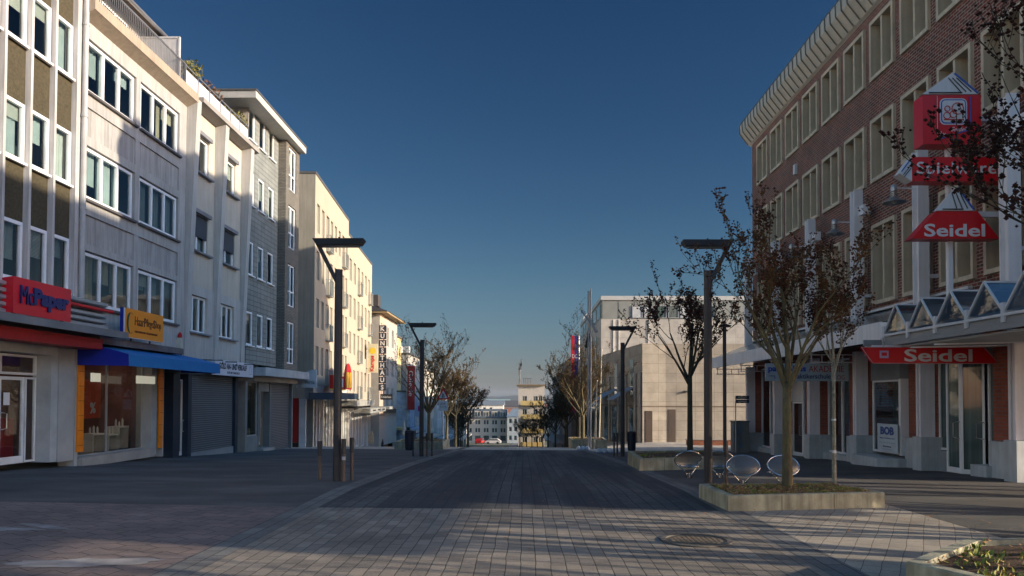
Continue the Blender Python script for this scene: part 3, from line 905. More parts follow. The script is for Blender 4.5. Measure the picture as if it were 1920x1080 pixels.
t.set(Base_Color=cc, Roughness=.5, Metallic=.4); t.bump(wv, .6, .01)
GRILLE = t.mat
mb = MB(); mb.box(.75, 4.95, .12, .16, .06, 2.5 + o); s_ = mb.build('roller_shutter', GRILLE, C_)
mb = MB(); mb.box(.75, 4.95, .06, .17, -.25, .05); mb.build('shutter_rail', ALU, C_)
S = empty('shop_sign', (-11.62, 28.55, 2.52), R(90)); tag(S, 'long white sign board with dark letters about gold over the closed grille', 'sign')
MB().box(0, 4.05, -.06, .06, 0, .58).build('sign_board', M('sign_white', (.62, .60, .66), .5, var=.05), S)
BL_ = M('letter_black', (.015, .015, .03), .5)
text('GOLD AN- UND VERKAUF', S, 1.85, -.064, .36, w=2.9, h=.24, mat=BL_, extrude=.003, bold=.025)
text('SOFORT BARGELD', S, 1.85, -.064, .12, w=1.3, h=.09, mat=BL_, extrude=.003)
mb = MB()
vs = []
for k in range(21):
    a = math.pi * k / 20; vs += [(3.72 + .15 * math.cos(a), -.064, .18 + .28 * math.sin(a)), (3.72 + .13 * math.cos(a), -.064, .18 + .26 * math.sin(a))]
mb.add(vs, [(2 * i, 2 * i + 1, 2 * i + 3, 2 * i + 2) for i in range(20)]); mb.box(3.6, 3.84, -.066, -.062, .12, .135); mb.build('arch_emblem', BL_, S)

# roof terrace plants
LEAFG = M('terrace_leaf', (.16, .15, .035), .7, var=.5, sc=8)
def bush(name, loc, r, seed, label, mat, n=260, ls=.07, cat='plant', group=None, zs=1.0):
    rr = random.Random(seed); mb = MB()
    for k in range(n):
        d = Vector((rr.gauss(0, 1), rr.gauss(0, 1), rr.gauss(0, 1))).normalized() * r * rr.uniform(.3, 1.05)
        c = Vector((d.x, d.y, abs(d.z) * zs + r * .15))
        e = Euler((rr.uniform(0, 6), rr.uniform(0, 6), rr.uniform(0, 6))).to_matrix()
        s = ls * rr.uniform(.5, 1.3)
        mb.add([tuple(c + e @ Vector(p)) for p in ((-s, -s * .35, 0), (s * .2, -s * .45, s * .1), (s, 0, 0), (s * .2, s * .45, s * .1))], [(0, 1, 2, 3)])
    b = empty(name, loc); tag(b, label, cat, group)
    mb.build('foliage', mat, b)
    st = MB(); st.tube([(0, 0, -.02), (r * .05, 0, r * .5)], [.02, .01], 5)
    for k in range(6):
        a = k; st.tube([(0, 0, 0), (math.cos(a) * r * .6, math.sin(a) * r * .6, r * .9 * zs)], [.012, .004], 4)
    st.build('stem', M('plant_stem', (.07, .05, .03), .9), b)
    MB().tube([(0, 0, -.3), (0, 0, -.02)], [.13, .17], 10).build('pot', M('clay_pot', (.2, .09, .05), .8), b)
    return b
for i, (yy, rr_, n, zs_, lb) in enumerate(((27.6, .55, 380, 1.1, 'fullest yellow green shrub'), (28.9, .4, 150, 1.0, 'thin reddish shrub'), (29.9, .42, 170, 1.2, 'airy twiggy shrub'), (31.2, .33, 150, .8, 'low green shrub'), (32.4, .42, 260, 1.1, 'bushy green shrub at the far end'))):
    bush('terrace_shrub', (-12.28, yy, 13.35), rr_, i + 5, lb + ' behind the white roof balustrade', M('terrace_leaf_red', (.12, .06, .03), .7, var=.4) if i in (1, 2) else LEAFG, n, zs=zs_, group='shrubs on the roof terrace')

# ------------------------------------------------------------------ D: grey tiled building with a brick bay
D, dz = left_frame('tiled_building', -12, 32.9, z=-.65)
tag(D, 'tall grey tile clad building with a projecting brick bay and a wide flat eave', 'building')
o = .65
TILE = BRK('grey_green_tiles', (.25, .262, .25), (.21, .225, .215), (.07, .072, .07), .45, .22, .012, .4, off=0)
DL = 6.75
dw = [0.02 + 1.33 * k for k in range(3)]
dr = [3.95, 7.02, 10.1, 12.95]
holes = [(a, a + .78, r + o, r + 1.5 + o) for a in dw for r in dr]
mb = MB(); mb.wall(-.02, 4.1, 3.15 + o, 14.25 + o, 0, .12, holes); mb.build('front_wall', TILE, D)
BRKG = BRK('grey_brown_brick', (.23, .21, .18), (.17, .158, .138), (.05, .05, .045), .24, .075, .01, .6)
bh = [(4.55, 5.75, r + o, r + 2.1 + o) for r in (3.35, 6.2, 9.1, 12.0)]
mb = MB(); mb.wall(4.1, 6.3, 3.0 + o, 14.25 + o, -.38, .15, bh)
mb.add([(4.1, -.38, 3 + o), (4.1, .1, 3 + o), (4.1, .1, 14.25 + o), (4.1, -.38, 14.25 + o)], [(0, 1, 2, 3)])
mb.add([(6.3, -.38, 3 + o), (6.3, .1, 3 + o), (6.3, .1, 14.25 + o), (6.3, -.38, 14.25 + o)], [(0, 1, 2, 3)])
mb.add([(4.1, -.38, 3 + o), (6.3, -.38, 3 + o), (6.3, .1, 3 + o), (4.1, .1, 3 + o)], [(0, 1, 2, 3)])
mb.build('brick_bay', BRKG, D)
for a in dw:
    for r in dr: window(D, a, .02, r + o, .78, 1.48, 1, fw=.08, d=.07, sill=PVC)
for (a, b, c, d) in bh: window(D, a, -.32, c, b - a, 2.08, 2, fw=.07, d=.07, tr=.75)
shell(D, -.02, DL, 3.0 + o, 14.25 + o, 12, M('gable_render', (.40, .38, .35), .9, var=.12, sc=.6, bump=.1, streak=.1), y0=.02)
room(D, .1, 4.0, 3 + o, 14 + o, 1.3); room(D, 4.2, 6.2, 3 + o, 14 + o, .9)
mb = MB(); mb.box(-1.15, 6.3, -.72, 12.3, 14.26 + o, 14.56 + o); mb.build('eave', M('eave_board', (.46, .45, .42), .7, var=.06, streak=.15), D)
mb = MB(); mb.box(-1.2, 6.34, -.76, 12.4, 14.563 + o, 14.63 + o); mb.build('roof_edge', M('dark_roof_edge', (.09, .09, .09), .6), D)
mb = MB(); mb.box(.1, DL + .1, -.85, -.01, 2.62 + o, 2.98 + o); mb.build('canopy', M('canopy_white', (.42, .44, .46), .6, streak=.2), D)
mb = MB(); mb.box(.3, DL, -.3, .2, 2.38 + o, 2.615 + o); mb.build('shop_fascia', M('beige_fascia', (.25, .24, .21), .7), D)
mb = MB(); mb.box(.0, .25, -.02, .3, -.3, 2.38 + o); mb.box(1.62, 1.75, -.02, .3, -.3, 2.38 + o); mb.box(.25, 1.62, 0, .3, -.3, .62); mb.box(3.2, 3.35, -.02, .3, -.4, 2.38 + o); mb.box(6.5, 6.7, -.05, .3, -.5, 2.38 + o); mb.box(1.75, 3.2, .02, .3, 1.95 + o, 2.38 + o)
mb.each('shop_wall', M('grey_shop_wall', (.17, .18, .18), .8), D)
window(D, .25, .05, .62, 1.37, 2.38 + o - .62, 1, fw=.05, d=.05, frame=ALU, glass=GLS, curtain=False, name='shop_window')
glazed_door(D, 1.9, .35, .1, 1.1, 1.95 + o - .1, ALU, fw=.06)
mb = MB(); mb.box(3.35, 6.5, .1, .14, -.25, 2.38 + o); mb.build('roller_shutter', GRILLE, D)
mb = MB(); mb.box(3.35, 6.5, .05, .15, -.45, -.26); mb.build('shutter_rail', ALU, D)
mb = MB(); mb.box(1.7, 3.25, -.25, .34, -.3, .0); mb.build('door_step', M('pale_stone', (.3, .29, .28), .8), D)
mb = MB(); mb.add([(.1, 1.6, -.2), (6.6, 1.6, -.2), (6.6, 1.6, 2.9), (.1, 1.6, 2.9)], [(0, 1, 2, 3)]); mb.build('shop_interior', M('shop_back_wall', (.08, .08, .06), .8, var=.6, sc=3), D)
mb = MB()
for k, (x, h) in enumerate(((.4, .5), (.62, .75), (.85, .4), (1.2, .3))): mb.box(x, x + .16, .25, .45, .66, .66 + h)
mb.build('window_display', M('display_goods', (.35, .30, .16), .6, var=.6, sc=6), D)
# small quarter round projecting sign at D's far end
S = empty('projecting_sign', (-11.15, 39.9, 2.2)); tag(S, 'pale quarter round projecting sign with faint script at the end of the white canopy', 'sign')
poly = [(-.7, 0), (.35, 0)] + [(.35 - 1.05 * math.sin(a), .0 + .95 * math.cos(a)) for a in [R(0 + 9 * k) for k in range(0, 10)]][:10]
mb = MB(); mb.prism(poly, -.05, .05, 'y'); mb.build('sign_board', M('pale_blue_white', (.52, .55, .58), .5), S)
text('mertia', S, .0, -.054, .28, w=.5, h=.2, mat=BL_, extrude=.003)

# ------------------------------------------------------------------ E: long cream building
angE = math.atan(.066)
E, ez = left_frame('cream_building', -11.55, 42.0, angE, z=-1.2)
tag(E, 'long sunlit cream rendered building with rows of tall windows and small metal balconies', 'building')
o = 1.2
CREAM = M('cream_render', (.40, .355, .28), .9, var=.08, sc=.5, bump=.06, streak=.1)
GABLE = M('gable_grey_render', (.31, .285, .235), .92, var=.14, sc=.5, bump=.12, streak=.2)
t1, t2 = 11.4, 23.8
c1 = [.55 + 1.38 * k for k in range(8)]
c2 = [t1 + .5 + 1.95 * k for k in range(6)]
h1 = [(x, x + (.78 if k % 4 != 2 else .95), z + o - (.55 if k % 4 == 2 else 0), z + 1.62 + o) for k, x in enumerate(c1) for z in (2.95, 5.62, 8.3, 10.95)]
h2 = [(x, x + 1.0, z + o - (.55 if k % 3 == 2 else 0), z + 1.55 + o) for k, x in enumerate(c2) for z in (2.15, 4.85, 7.45, 10.05)]
mb = MB(); mb.wall(0, t1, 2.35 + o, 14.05 + o, 0, .22, h1); mb.wall(t1, t2, 1.3 + o, 13.1 + o, 0, .22, h2)
mb.add([(t1, 0, 13.1 + o), (t1, 10, 13.1 + o), (t1, 10, 14.05 + o), (t1, 0, 14.05 + o)], [(0, 1, 2, 3)])
mb.build('front_wall', CREAM, E)
mb = MB(); mb.add([(0, 0, -.3), (0, 12, -.3), (0, 12, 14.05 + o), (0, 0, 14.05 + o)], [(0, 1, 2, 3)])
mb.add([(t2, 0, -2.5), (t2, 12, -2.5), (t2, 12, 13.1 + o), (t2, 0, 13.1 + o)], [(0, 1, 2, 3)])
mb.each('gable_wall', GABLE, E)
mb = MB(); mb.box(-.03, t1 + .03, -.04, 12, 14.055 + o, 14.2 + o); mb.box(t1 + .031, t2 + .03, -.04, 12, 13.105 + o, 13.25 + o)
mb.build('roof', M('dark_roof_edge', (.09, .09, .09), .6), E)
EW = M('beige_window_frame', (.42, .41, .38), .6, var=.05)
for hl in (h1, h2):
    for (a, b, c, d) in hl:
        window(E, a, .12, c, b - a, d - c, 2 if b - a > .9 else 1, fw=.07, d=.06, frame=EW, glass=DG2, curtain=False)
BALM = M('balcony_metal', (.30, .32, .31), .5, .4)
bal_me = {}
for hl, tall in ((h1, 1), (h2, 1)):
    for (a, b, c, d) in hl:
        if d - c > 1.8:
            w = b - a + .2
            k = round(w, 2)
            if k not in bal_me:
                q = MB(); q.box(0, w, -.28, .0, 0, .04)
                x = .0
                while x <= w + .001: q.bar((x, -.26, .04), (x, -.26, .95), .02); x += w / 9
                for yy in (-.18, -.08): q.bar((0, yy, .04), (0, yy, .95), .02); q.bar((w, yy, .04), (w, yy, .95), .02)
                q.bar((0, -.26, .96), (w, -.26, .96), .035); q.bar((0, -.26, .96), (0, 0, .96), .03); q.bar((w, -.26, .96), (w, 0, .96), .03)
                bal_me[k] = q.mesh('balcony', BALM)
            ob = bpy.data.objects.new('balcony', bal_me[k]); COL.objects.link(ob); ob.parent = E; ob.location = (a - .1, 0, c - .02)
# ground floor shops of E
PILL = M('shop_pillar_pale', (.48, .46, .43), .7, var=.1)
mb = MB()
for x in (0.0, 2.9, 6.0, 9.2, 12.2, 15.2, 18.3, 21.2, 23.4): mb.box(x, x + .35, .02, .5, -1.6, 3.4)
mb.box(0, t1, .02, .5, 2.9, 2.35 + o - .002); mb.box(t1, t2, .02, .5, 1.9, 1.3 + o - .002)
mb.each('shop_pillar', PILL, E)
xs = (0.35, 2.9, 3.25, 6.0, 6.35, 9.2, 9.55, 12.2, 12.55, 15.2, 15.55, 18.3, 18.65, 21.2, 21.55, 23.4)
for i in range(0, len(xs), 2):
    zt = 2.9 if xs[i] < t1 - 1 else 1.9
    zl = -.1 - (xs[i] * .05)
    window(E, xs[i] + .003, .2, zl, xs[i + 1] - xs[i] - .006, zt - zl, 3, fw=.07, d=.06, frame=PVC, glass=GLS, curtain=False, name='shop_window')
mb = MB(); mb.add([(0, 1.5, -1.6), (t2, 1.5, -1.6), (t2, 1.5, 3.4), (0, 1.5, 3.4)], [(0, 1, 2, 3)]); mb.build('shop_interior', M('bright_shop', (.25, .2, .16), .8, var=.7, sc=2.5), E)
rr = random.Random(12); mb = MB()
for k in range(60):
    x = rr.uniform(.5, 23); zl = -.1 - x * .05; mb.box(x, x + rr.uniform(.15, .5), .5, .9, zl + rr.uniform(0, .8), zl + rr.uniform(.9, 1.9), rr.randrange(4))
mb.build('window_display', [M('goods_red', (.35, .02, .03)), M('goods_white', (.45, .45, .42)), M('goods_yellow', (.5, .4, .08)), M('goods_green', (.08, .15, .08))], E)
mb = MB()
for x in range(1, 24, 1): pass
mb.box(-1.2, 5.8, -1.6, -.0, 2.78, 3.15); mb.build('dark_canopy', M('navy_canopy', (.05, .07, .10), .6), E)
mb = MB(); mb.box(5.85, 14.5, -1.5, .0, 2.35, 2.72); mb.box(14.5, 24.5, -1.2, .0, 1.75, 2.1); mb.each('canopy_slab', M('canopy_concrete', (.30, .30, .28), .8, streak=.2), E)
mb = MB()
for x in (7, 9, 11, 13, 16, 19, 22): mb.box(x, x + .1, -1.4, -.1, 1.9 if x > 14 else 2.2, 2.0 if x > 14 else 2.34)
mb.each('canopy_beam', STEEL, E)
# gable foot: red panel and white pillar, facing the viewer beside the building
gp = empty('shop_entrance', (-12.75, 42.0, -1.2)); tag(gp, 'dark red panel with a black base under the navy canopy beside a white pillar', 'shop entrance')
MB().box(-.5, .42, -.1, .0, .42, 2.85).build('red_panel', M('deep_red', (.25, .006, .01), .5, var=.05), gp)
MB().box(-.5, .42, -.105, .0, -.1, .415).build('base', BLACK, gp)
MB().box(.5, .84, -.25, .0, -.1, 2.8).build('pillar', M('pillar_bluewhite', (.42, .45, .52), .6), gp)

# fast food style red sign with arch
S = empty('shop_sign', (-10.75, 43.2, 2.2), R(90) + angE); tag(S, 'red sign with yellow edge and a rounded yellow striped arch above the navy canopy', 'sign')
REDS = M('sign_red_b', (.50, .02, .015), .45)
YEL = M('sign_yellow', (.75, .50, .04), .45)
MB().box(-.6, 3.6, -.1, .1, 0, .75).build('sign_box', REDS, S)
MB().box(-.62, 3.62, -.12, .12, -.06, -.002).build('edge', YEL, S)
MB().box(1.6, 2.5, -.13, -.102, .1, .62).build('white_notice', WHITE, S)
poly = [(2.7, .0), (5.3, .0), (5.3, .75)] + [(4.0 + 1.3 * math.cos(a), .75 + .85 * math.sin(a)) for a in [math.pi * k / 12 for k in range(1, 12)]] + [(2.7, .75)]
MB().prism(poly, -.2, -.14, 'y').build('arch_panel', REDS, S)
mb = MB()
for k, x in enumerate((3.1, 3.45, 3.8, 4.35, 4.7)): mb.box(x, x + .2, -.23, -.205, .1, 1.05)
mb.each('stripe', YEL, S)
MB().box(4.08, 4.24, -.23, -.205, .1, 1.2).build('centre_stripe', M('violet_stripe', (.12, .03, .2), .5), S)

def hang_sign(name, label, loc, w, h, mat, rz=0, t=.12, post=True):
    s = empty(name, loc, rz); tag(s, label, 'sign')
    MB().box(-w / 2, w / 2, -t / 2, t / 2, 0, h).build('sign_box', mat, s)
    return s
S = hang_sign('projecting_sign', 'tall cream projecting sign with red upright letters and a yellow disc before the grey gable', (-12.35, 62.5, 3.75), .85, 2.35, M('cream_sign', (.62, .55, .36), .5))
mb = MB()
vs = [(0, -.066, 1.78)] + [(.27 * math.cos(2 * math.pi * k / 20), -.066, 1.78 + .27 * math.sin(2 * math.pi * k / 20)) for k in range(20)]
mb.add(vs, [(0, 1 + k, 1 + (k + 1) % 20) for k in range(20)]); mb.build('disc', YEL, S)
tm = text('Kamps', S, 0, -.07, .75, w=1.3, h=.42, mat=RED, extrude=.004, bold=.03); tm.rotation_euler = (0, R(-90), 0)
MB().box(-.6, -.42, -.03, .03, .3, .36).box(-.6, -.42, -.03, .03, 1.9, 1.96).build('bracket', STEEL, S)

# ------------------------------------------------------------------ F: corner house with the upright sign
F, fz = left_frame('corner_house', -12.72, 67.5, z=-2.6)
tag(F, 'hipped corner house with a grey gable, deep wooden eaves and a white street front', 'house')
o = 2.6
FW = M('white_render', (.44, .41, .37), .9, var=.07, streak=.1)
TAN = M('tan_render', (.50, .38, .30), .9, var=.08)
fl = [(.5, 1.1), (1.6, 2.2)]; fr = [(3.4, 4.6), (6.1, 7.3)]
hs = [(a, b, z + o, z + 1.5 + o) for (a, b) in fl for z in (1.5, 4.3, 6.9)]
mb = MB(); mb.wall(0, 2.7, 0, 9.15 + o, 0, .15, hs); mb.build('tan_wall', TAN, F)
hs2 = [(a, b, z + o, z + 1.75 + o) for (a, b) in fr for z in (.9, 3.7, 6.5)]
mb = MB(); mb.wall(2.7, 9.2, 0, 9.15 + o, 0, .15, hs2); mb.build('front_wall', FW, F)
shell(F, 0, 9.2, 0, 9.15 + o, 9, M('dark_gable', (.40, .37, .33), .9, var=.12), y0=.01, roof=False)
for (a, b, c, d) in hs + hs2: window(F, a, .08, c, b - a, d - c, 2, frame=EW, glass=DG2, curtain=False)
mb = MB(); mb.box(-.5, 9.7, -.75, 9.5, 9.16 + o, 9.3 + o); mb.build('eave', M('wood_eave', (.30, .22, .12), .8), F)
mb = MB(); mb.add([(-.55, -.8, 9.31 + o), (9.75, -.8, 9.31 + o), (9.75, 9.6, 9.31 + o), (-.55, 9.6, 9.31 + o), (2.6, 3.2, 11.0 + o), (7, 3.2, 11.0 + o), (7, 6, 11.0 + o), (2.6, 6, 11.0 + o)],
   [(0, 1, 5, 4), (1, 2, 6, 5), (2, 3, 7, 6), (3, 0, 4, 7), (4, 5, 6, 7)]); rf = mb.build('roof', M('dark_slate', (.05, .045, .045), .7, var=.3, sc=6), F)
mb = MB(); mb.box(.6, 1.9, .3, 2.4, 9.9 + o, 10.9 + o); mb.build('dormer', M('dark_slate2', (.06, .055, .055), .7), rf)
mb = MB(); mb.box(2.8, 3.4, 1.5, 2.1, 10 + o, 11.2 + o); mb.build('chimney', M('chimney_brick', (.1, .07, .06), .8), rf)
mb = MB(); mb.box(0, 9.4, -.9, 0, 1.0 + o - .3, 1.25 + o - .3); mb.build('canopy', M('canopy_concrete', (.30, .30, .28)), F)
S = empty('vertical_sign', (-12.3, 66.6, 2.3)); tag(S, 'tall dark upright sign with a column of pale letters at the corner of the gable', 'sign')
n = 9; H = 5.75; ch = H / n
mb = MB()
for k in range(n): mb.box(-.32, .32, -.08, .08, k * ch + .03, (k + 1) * ch - .03)
mb.build('letter_box', M('sign_slate', (.03, .035, .05), .4), S)
PALE = M('pale_letter', (.60, .58, .56), .5)
for k, c in enumerate('KUNSTHAUS'): text(c, S, 0, -.085, H - (k + .5) * ch, h=ch * .62, mat=PALE, extrude=.004, bold=.03)
MB().box(.06, .12, -.03, .03, .1, H - .1).build('bracket', STEEL, S)
S = hang_sign('projecting_sign', 'small black sign with faint pale lettering below the upright letters', (-11.9, 66.4, 1.55), 1.05, .48, M('black_sign', (.015, .015, .02), .4)); text('Kinderhaus', S, 0, -.064, .24, w=.85, h=.2, mat=PALE, extrude=.003)

# ------------------------------------------------------------------ G, H and the houses further down on the left
def simple_house(name, label, X, y0, y1, zt, wallm, side='L', cols=5, rows=3, zbase=None, fh=2.7, ww=.9, wh=1.4, ground=3.0, roofm=None, gable=None, top=None, shop=True, cat='building', extra=None, depth=10, glass=None, group=None):
    z0 = min(gz(X, y0), gz(X, y1)) - .2
    if side == 'L': r = empty(name, (X, y0, z0), R(90))
    else: r = empty(name, (X, y1, z0), R(-90))
    tag(r, label, cat, group)
    L = y1 - y0; H = zt - z0
    pitch = L / cols
    hs = []
    for k in range(cols):
        for j in range(rows):
            z = H - .8 - wh - j * fh
            if z < ground * .9: continue
            a = pitch * (k + .5) - ww / 2; hs.append((a, a + ww, z, z + wh))
    mb = MB(); mb.wall(0, L, ground, H, 0, .15, hs); mb.build('front_wall', wallm, r)
    shell(r, 0, L, 0, H, depth, gable or wallm, y0=.01, name='gable_wall', roof=False)
    for (a, b, c, d) in hs: window(r, a, .06, c, b - a, d - c, 2, frame=EW, glass=glass or DG2, curtain=False)
    mb = MB(); mb.box(-.1, L + .1, -.15, depth, H + .003, H + .18); mb.build('roof', roofm or M('dark_roof_edge', (.09, .09, .09)), r)
    if shop:
        mb = MB(); mb.box(0, L, .3, .4, 0, ground - .003); mb.build('shop_front', DG2, r)
        mb = MB()
        x = 0
        while x < L: mb.box(x, x + .25, 0, .298, 0, ground - .003); x += L / max(2, cols // 2)
        mb.box(-.0, L, -1.0, .0, ground - .35, ground - .1); mb.each('shop_pillar', wallm, r)
    return r, H, L
YELR = M('yellow_render', (.62, .48, .24), .9, var=.05)
simple_house('yellow_house', 'narrow pale yellow house squeezed beside the hipped corner house', -13.15, 76.9, 82, 8.0, YELR, cols=3, rows=4, fh=2.6)
r, H, L = simple_house('white_house', 'white house with a grey gable and a boxy roof turret behind the red banner', -12.45, 82.2, 98, 6.4, M('white_render', (.64, .62, .58)), gable=M('grey_gable', (.33, .33, .34), .9, streak=.2), cols=6, rows=3)
MB().box(.0, 3, 1.0, 5, H + .2, H + 1.0).build('roof_turret', M('turret_white', (.55, .55, .53), .8), r)
MB().box(4.2, 5.0, .5, 1.4, H + .2, H + 1.15).build('chimney', M('chimney_white', (.5, .5, .48), .8), r)
simple_house('blue_shop', 'light blue and white shop front pavilion below the grey gable', -11.7, 79, 83.5, 2.3, M('light_blue_render', (.38, .46, .58), .7, var=.3, sc=2), cols=3, rows=1, wh=1.1)
fl_ = empty('pennant', (-11.4, 80.2, gz(-11.4, 80.2))); tag(fl_, 'slim pale pointed flag standing before the light blue shop', 'flag')
MB().tube([(0, 0, 0), (0, 0, 6.6)], .03, 6).build('flag_pole', GALV, fl_)
MB().prism([(.02, 3.6), (.5, 3.6), (.48, 5.0), (.15, 6.2), (.02, 6.5)], -.01, .01, 'y').build('flag_cloth', M('flag_cloth_blue', (.40, .47, .58), .8), fl_)
bn = empty('banner', (-11.55, 78.5, gz(-11.5, 78.5))); tag(bn, 'long hanging dark red banner with pale script on the left side of the street', 'banner')
MB().tube([(-.42, 0, 0), (-.42, 0, 9.0)], .04, 6).build('flag_pole', GALV, bn)
mb = MB(); vs = []
for i in range(13):
    for j in range(5): vs.append((-.38 + .78 * j / 4, .05 * math.sin(i * .7 + j), 4.2 + 4.5 * i / 12))
mb.add(vs, [(5 * i + j, 5 * i + j + 1, 5 * i + j + 6, 5 * i + j + 5) for i in range(12) for j in range(4)]); mb.build('flag_cloth', M('banner_red', (.28, .03, .03), .8), bn)
tm = text('Galerie', bn, .0, -.09, 6.9, w=2.6, h=.42, mat=PALE, extrude=.003); tm.rotation_euler = (0, R(90), 0)
ts = hang_sign('projecting_sign', 'small magenta projecting sign on the light blue shop', (-10.6, 79.2, .35), .62, .55, M('magenta', (.35, .01, .16), .45)); MB().box(-.12, .12, -.066, -.062, .2, .3).build('emblem', WHITE, ts)

cream2 = M('cream_far', (.52, .48, .40), .9, var=.08); white2 = M('white_far', (.55, .55, .54), .9, var=.06); grey2 = M('grey_far', (.30, .31, .32), .9, var=.08)
simple_house('terrace_house', 'cream terraced house just past the white turreted house', -12.6, 98.2, 108, 5.2, cream2, cols=5, rows=3)
simple_house('terrace_house', 'white terraced house half hidden by the bare tree on the left', -12.2, 108.2, 122, 3.6, white2, cols=6, rows=3)
simple_house('terrace_house', 'grey terraced house low behind the dark crowns on the left', -12.6, 122.2, 140, 1.4, grey2, cols=6, rows=3)
simple_house('terrace_house', 'cream terraced house at the left foot of the hill', -12.3, 140.2, 165, .2, cream2, cols=7, rows=2)
simple_house('terrace_house', 'far white terraced house at the left before the white block', -14.5, 165.2, 200, -2.2, white2, cols=8, rows=2)
# ------------------------------------------------------------------ R1: brick department store
YN = 16.3; YF = 37.0
Bk, bz = right_frame('brick_building', 11.0, YF, z=-.75)
tag(Bk, 'long red brown brick building with paired stone framed windows and a faceted metal parapet', 'building')
o = .75
BRICK = BRK('red_brown_brick', (.25, .066, .042), (.115, .048, .042), (.38, .31, .26), .25, .085, .013, .7, var=.35)
STONE = M('stone_window_surround', (.58, .49, .37), .85, var=.16, sc=1.5, bump=.15, streak=.15)
L = YF - YN
pitch = 1.965
wx = [YF - 36.0 + pitch * k for k in range(10)]
rowz = [(4.65, 7.1), (8.5, 10.42), (11.72, 13.55)]
holes = [(x, x + 1.5, a + o, b + o) for x in wx for (a, b) in rowz]
mb = MB(); mb.wall(-.0, L, 3.4 + o, 14.15 + o, 0, .3, holes)
mb.build('brick_wall', BRICK, Bk)
mb = MB(); mb.add([(0, 0, 0), (0, 14, 0), (0, 14, 14.15 + o), (0, 0, 14.15 + o)], [(0, 1, 2, 3)])
mb.add([(L, 0, 0), (L, 14, 0), (L, 14, 14.15 + o), (L, 0, 14.15 + o)], [(0, 1, 2, 3)])
mb.add([(0, 14, 0), (L, 14, 0), (L, 14, 14.15 + o), (0, 14, 14.15 + o)], [(0, 1, 2, 3)])
mb.each('side_wall', BRICK, Bk)
def stone_window(h):
    w = 1.5; f = .085
    mb = MB()
    mb.box(-.02, w + .02, -.09, .42, h - f, h + .03); mb.box(-.02, w + .02, -.09, .42, -.03, f)
    mb.box(-.02, f, -.09, .42, f, h - f); mb.box(w - f, w + .02, -.09, .42, f, h - f)
    mb.box(w / 2 - .05, w / 2 + .05, -.06, .42, f, h - f)
    fr = mb.mesh('window', STONE)
    g = MB()
    g.add([(f, .40, f), (w / 2 - .05, .40, f), (w / 2 - .05, .40, h - f), (f, .40, h - f)], [(0, 1, 2, 3)])
    g.add([(w / 2 + .05, .40, f), (w - f, .40, f), (w - f, .40, h - f), (w / 2 + .05, .40, h - f)], [(0, 1, 2, 3)])
    return fr, g.mesh('pane', DG)
for (a, b) in rowz:
    fr, g = stone_window(b - a)
    for x in wx:
        w_ = bpy.data.objects.new('window', fr); COL.objects.link(w_); w_.parent = Bk; w_.location = (x, 0, a + o)
        p_ = bpy.data.objects.new('pane', g); COL.objects.link(p_); p_.parent = w_
# faceted parapet with seams
PARA = M('parapet_metal', (.52, .49, .43), .5, .2, var=.08, streak=.1)
prof = [(.02, 13.95), (-.10, 14.02), (-.50, 14.55), (-.52, 14.95), (-.42, 15.12), (.15, 15.5), (.15, 15.42), (.02, 15.3)]
mb = MB(); mb.prism([(y, z + o) for (y, z) in prof], -.25, L, 'x'); pr = mb.build('parapet', PARA, Bk)
mb = MB()
x = -.24
while x < L:
    pts = [(x, prof[i][0] - .025, prof[i][1] + o + (.02 if i > 3 else -.0)) for i in range(1, 6)]
    mb.tube(pts, .022, 4); x += .46
mb.build('standing_seam', M('parapet_seam', (.20, .19, .16), .5, .3), pr)
mb = MB(); mb.box(-.1, L, .3, 12, 14.9 + o, 15.95 + o); mb.build('attic', M('grey_attic_metal', (.14, .155, .17), .5, .3, streak=.15), Bk)
mb = MB(); mb.box(3.2, L, 2.2, 10, 15.95 + o, 16.7 + o); mb.box(3.1, L, 2.1, 10.1, 16.7 + o, 16.78 + o); mb.build('roof_box', WHITE, Bk)
# white square plate on the facade
MB().box(5.95, 6.15, -.12, -.005, 8.15 + o + 2.6, 8.55 + o + 2.6).build('wall_box', WHITE, Bk)

# ground floor
yk = [36.2, 32.28, 28.36, 24.42, 20.5, 16.6]
PL = M('grey_blue_plinth', (.50, .53, .56), .8, var=.2, sc=1.5, bump=.2, streak=.2)
DKIN = M('dark_shop_inside', (.30, .33, .29), .8, var=.5)
mb = MB(); mb.box(0, L, .25, .6, 3.2 + o, 3.42 + o)
for y in yk: 
    a = YF - y
    mb.box(a - 1.3, min(a + .13, L), -.16, .6, 0, 3.2 + o)
mb.each('brick_pier', BRK('ground_floor_brick', (.42, .105, .06), (.28, .075, .05), (.2, .16, .14), .25, .083, .01, .6), Bk)
mb = MB()
for i, y in enumerate(yk):
    a = YF - y; zg = gz(10.5, y) + o
    mb.box(a - .2, min(a + .24, L), -.62, .19, zg - .3, zg + .88)
    mb.box(a - 1.32, a - .2, -.27, .19, zg - .3, zg + .80)
mb.each('plinth_block', PL, Bk)
mb = MB()
for y in yk:
    a = YF - y; zg = gz(10.5, y) + o
    for (p, q) in ((-.12, -.035), (.035, .12)): mb.box(a + p, min(a + q, L), -.56, -.18, zg + .885, 3.18 + o)
    mb.box(a - .034, a + .034, -.45, -.17, zg + .9, 3.15 + o)
mb.each('white_fin', M('white_fin_paint', (.84, .80, .84), .5, var=.06, streak=.15), Bk)
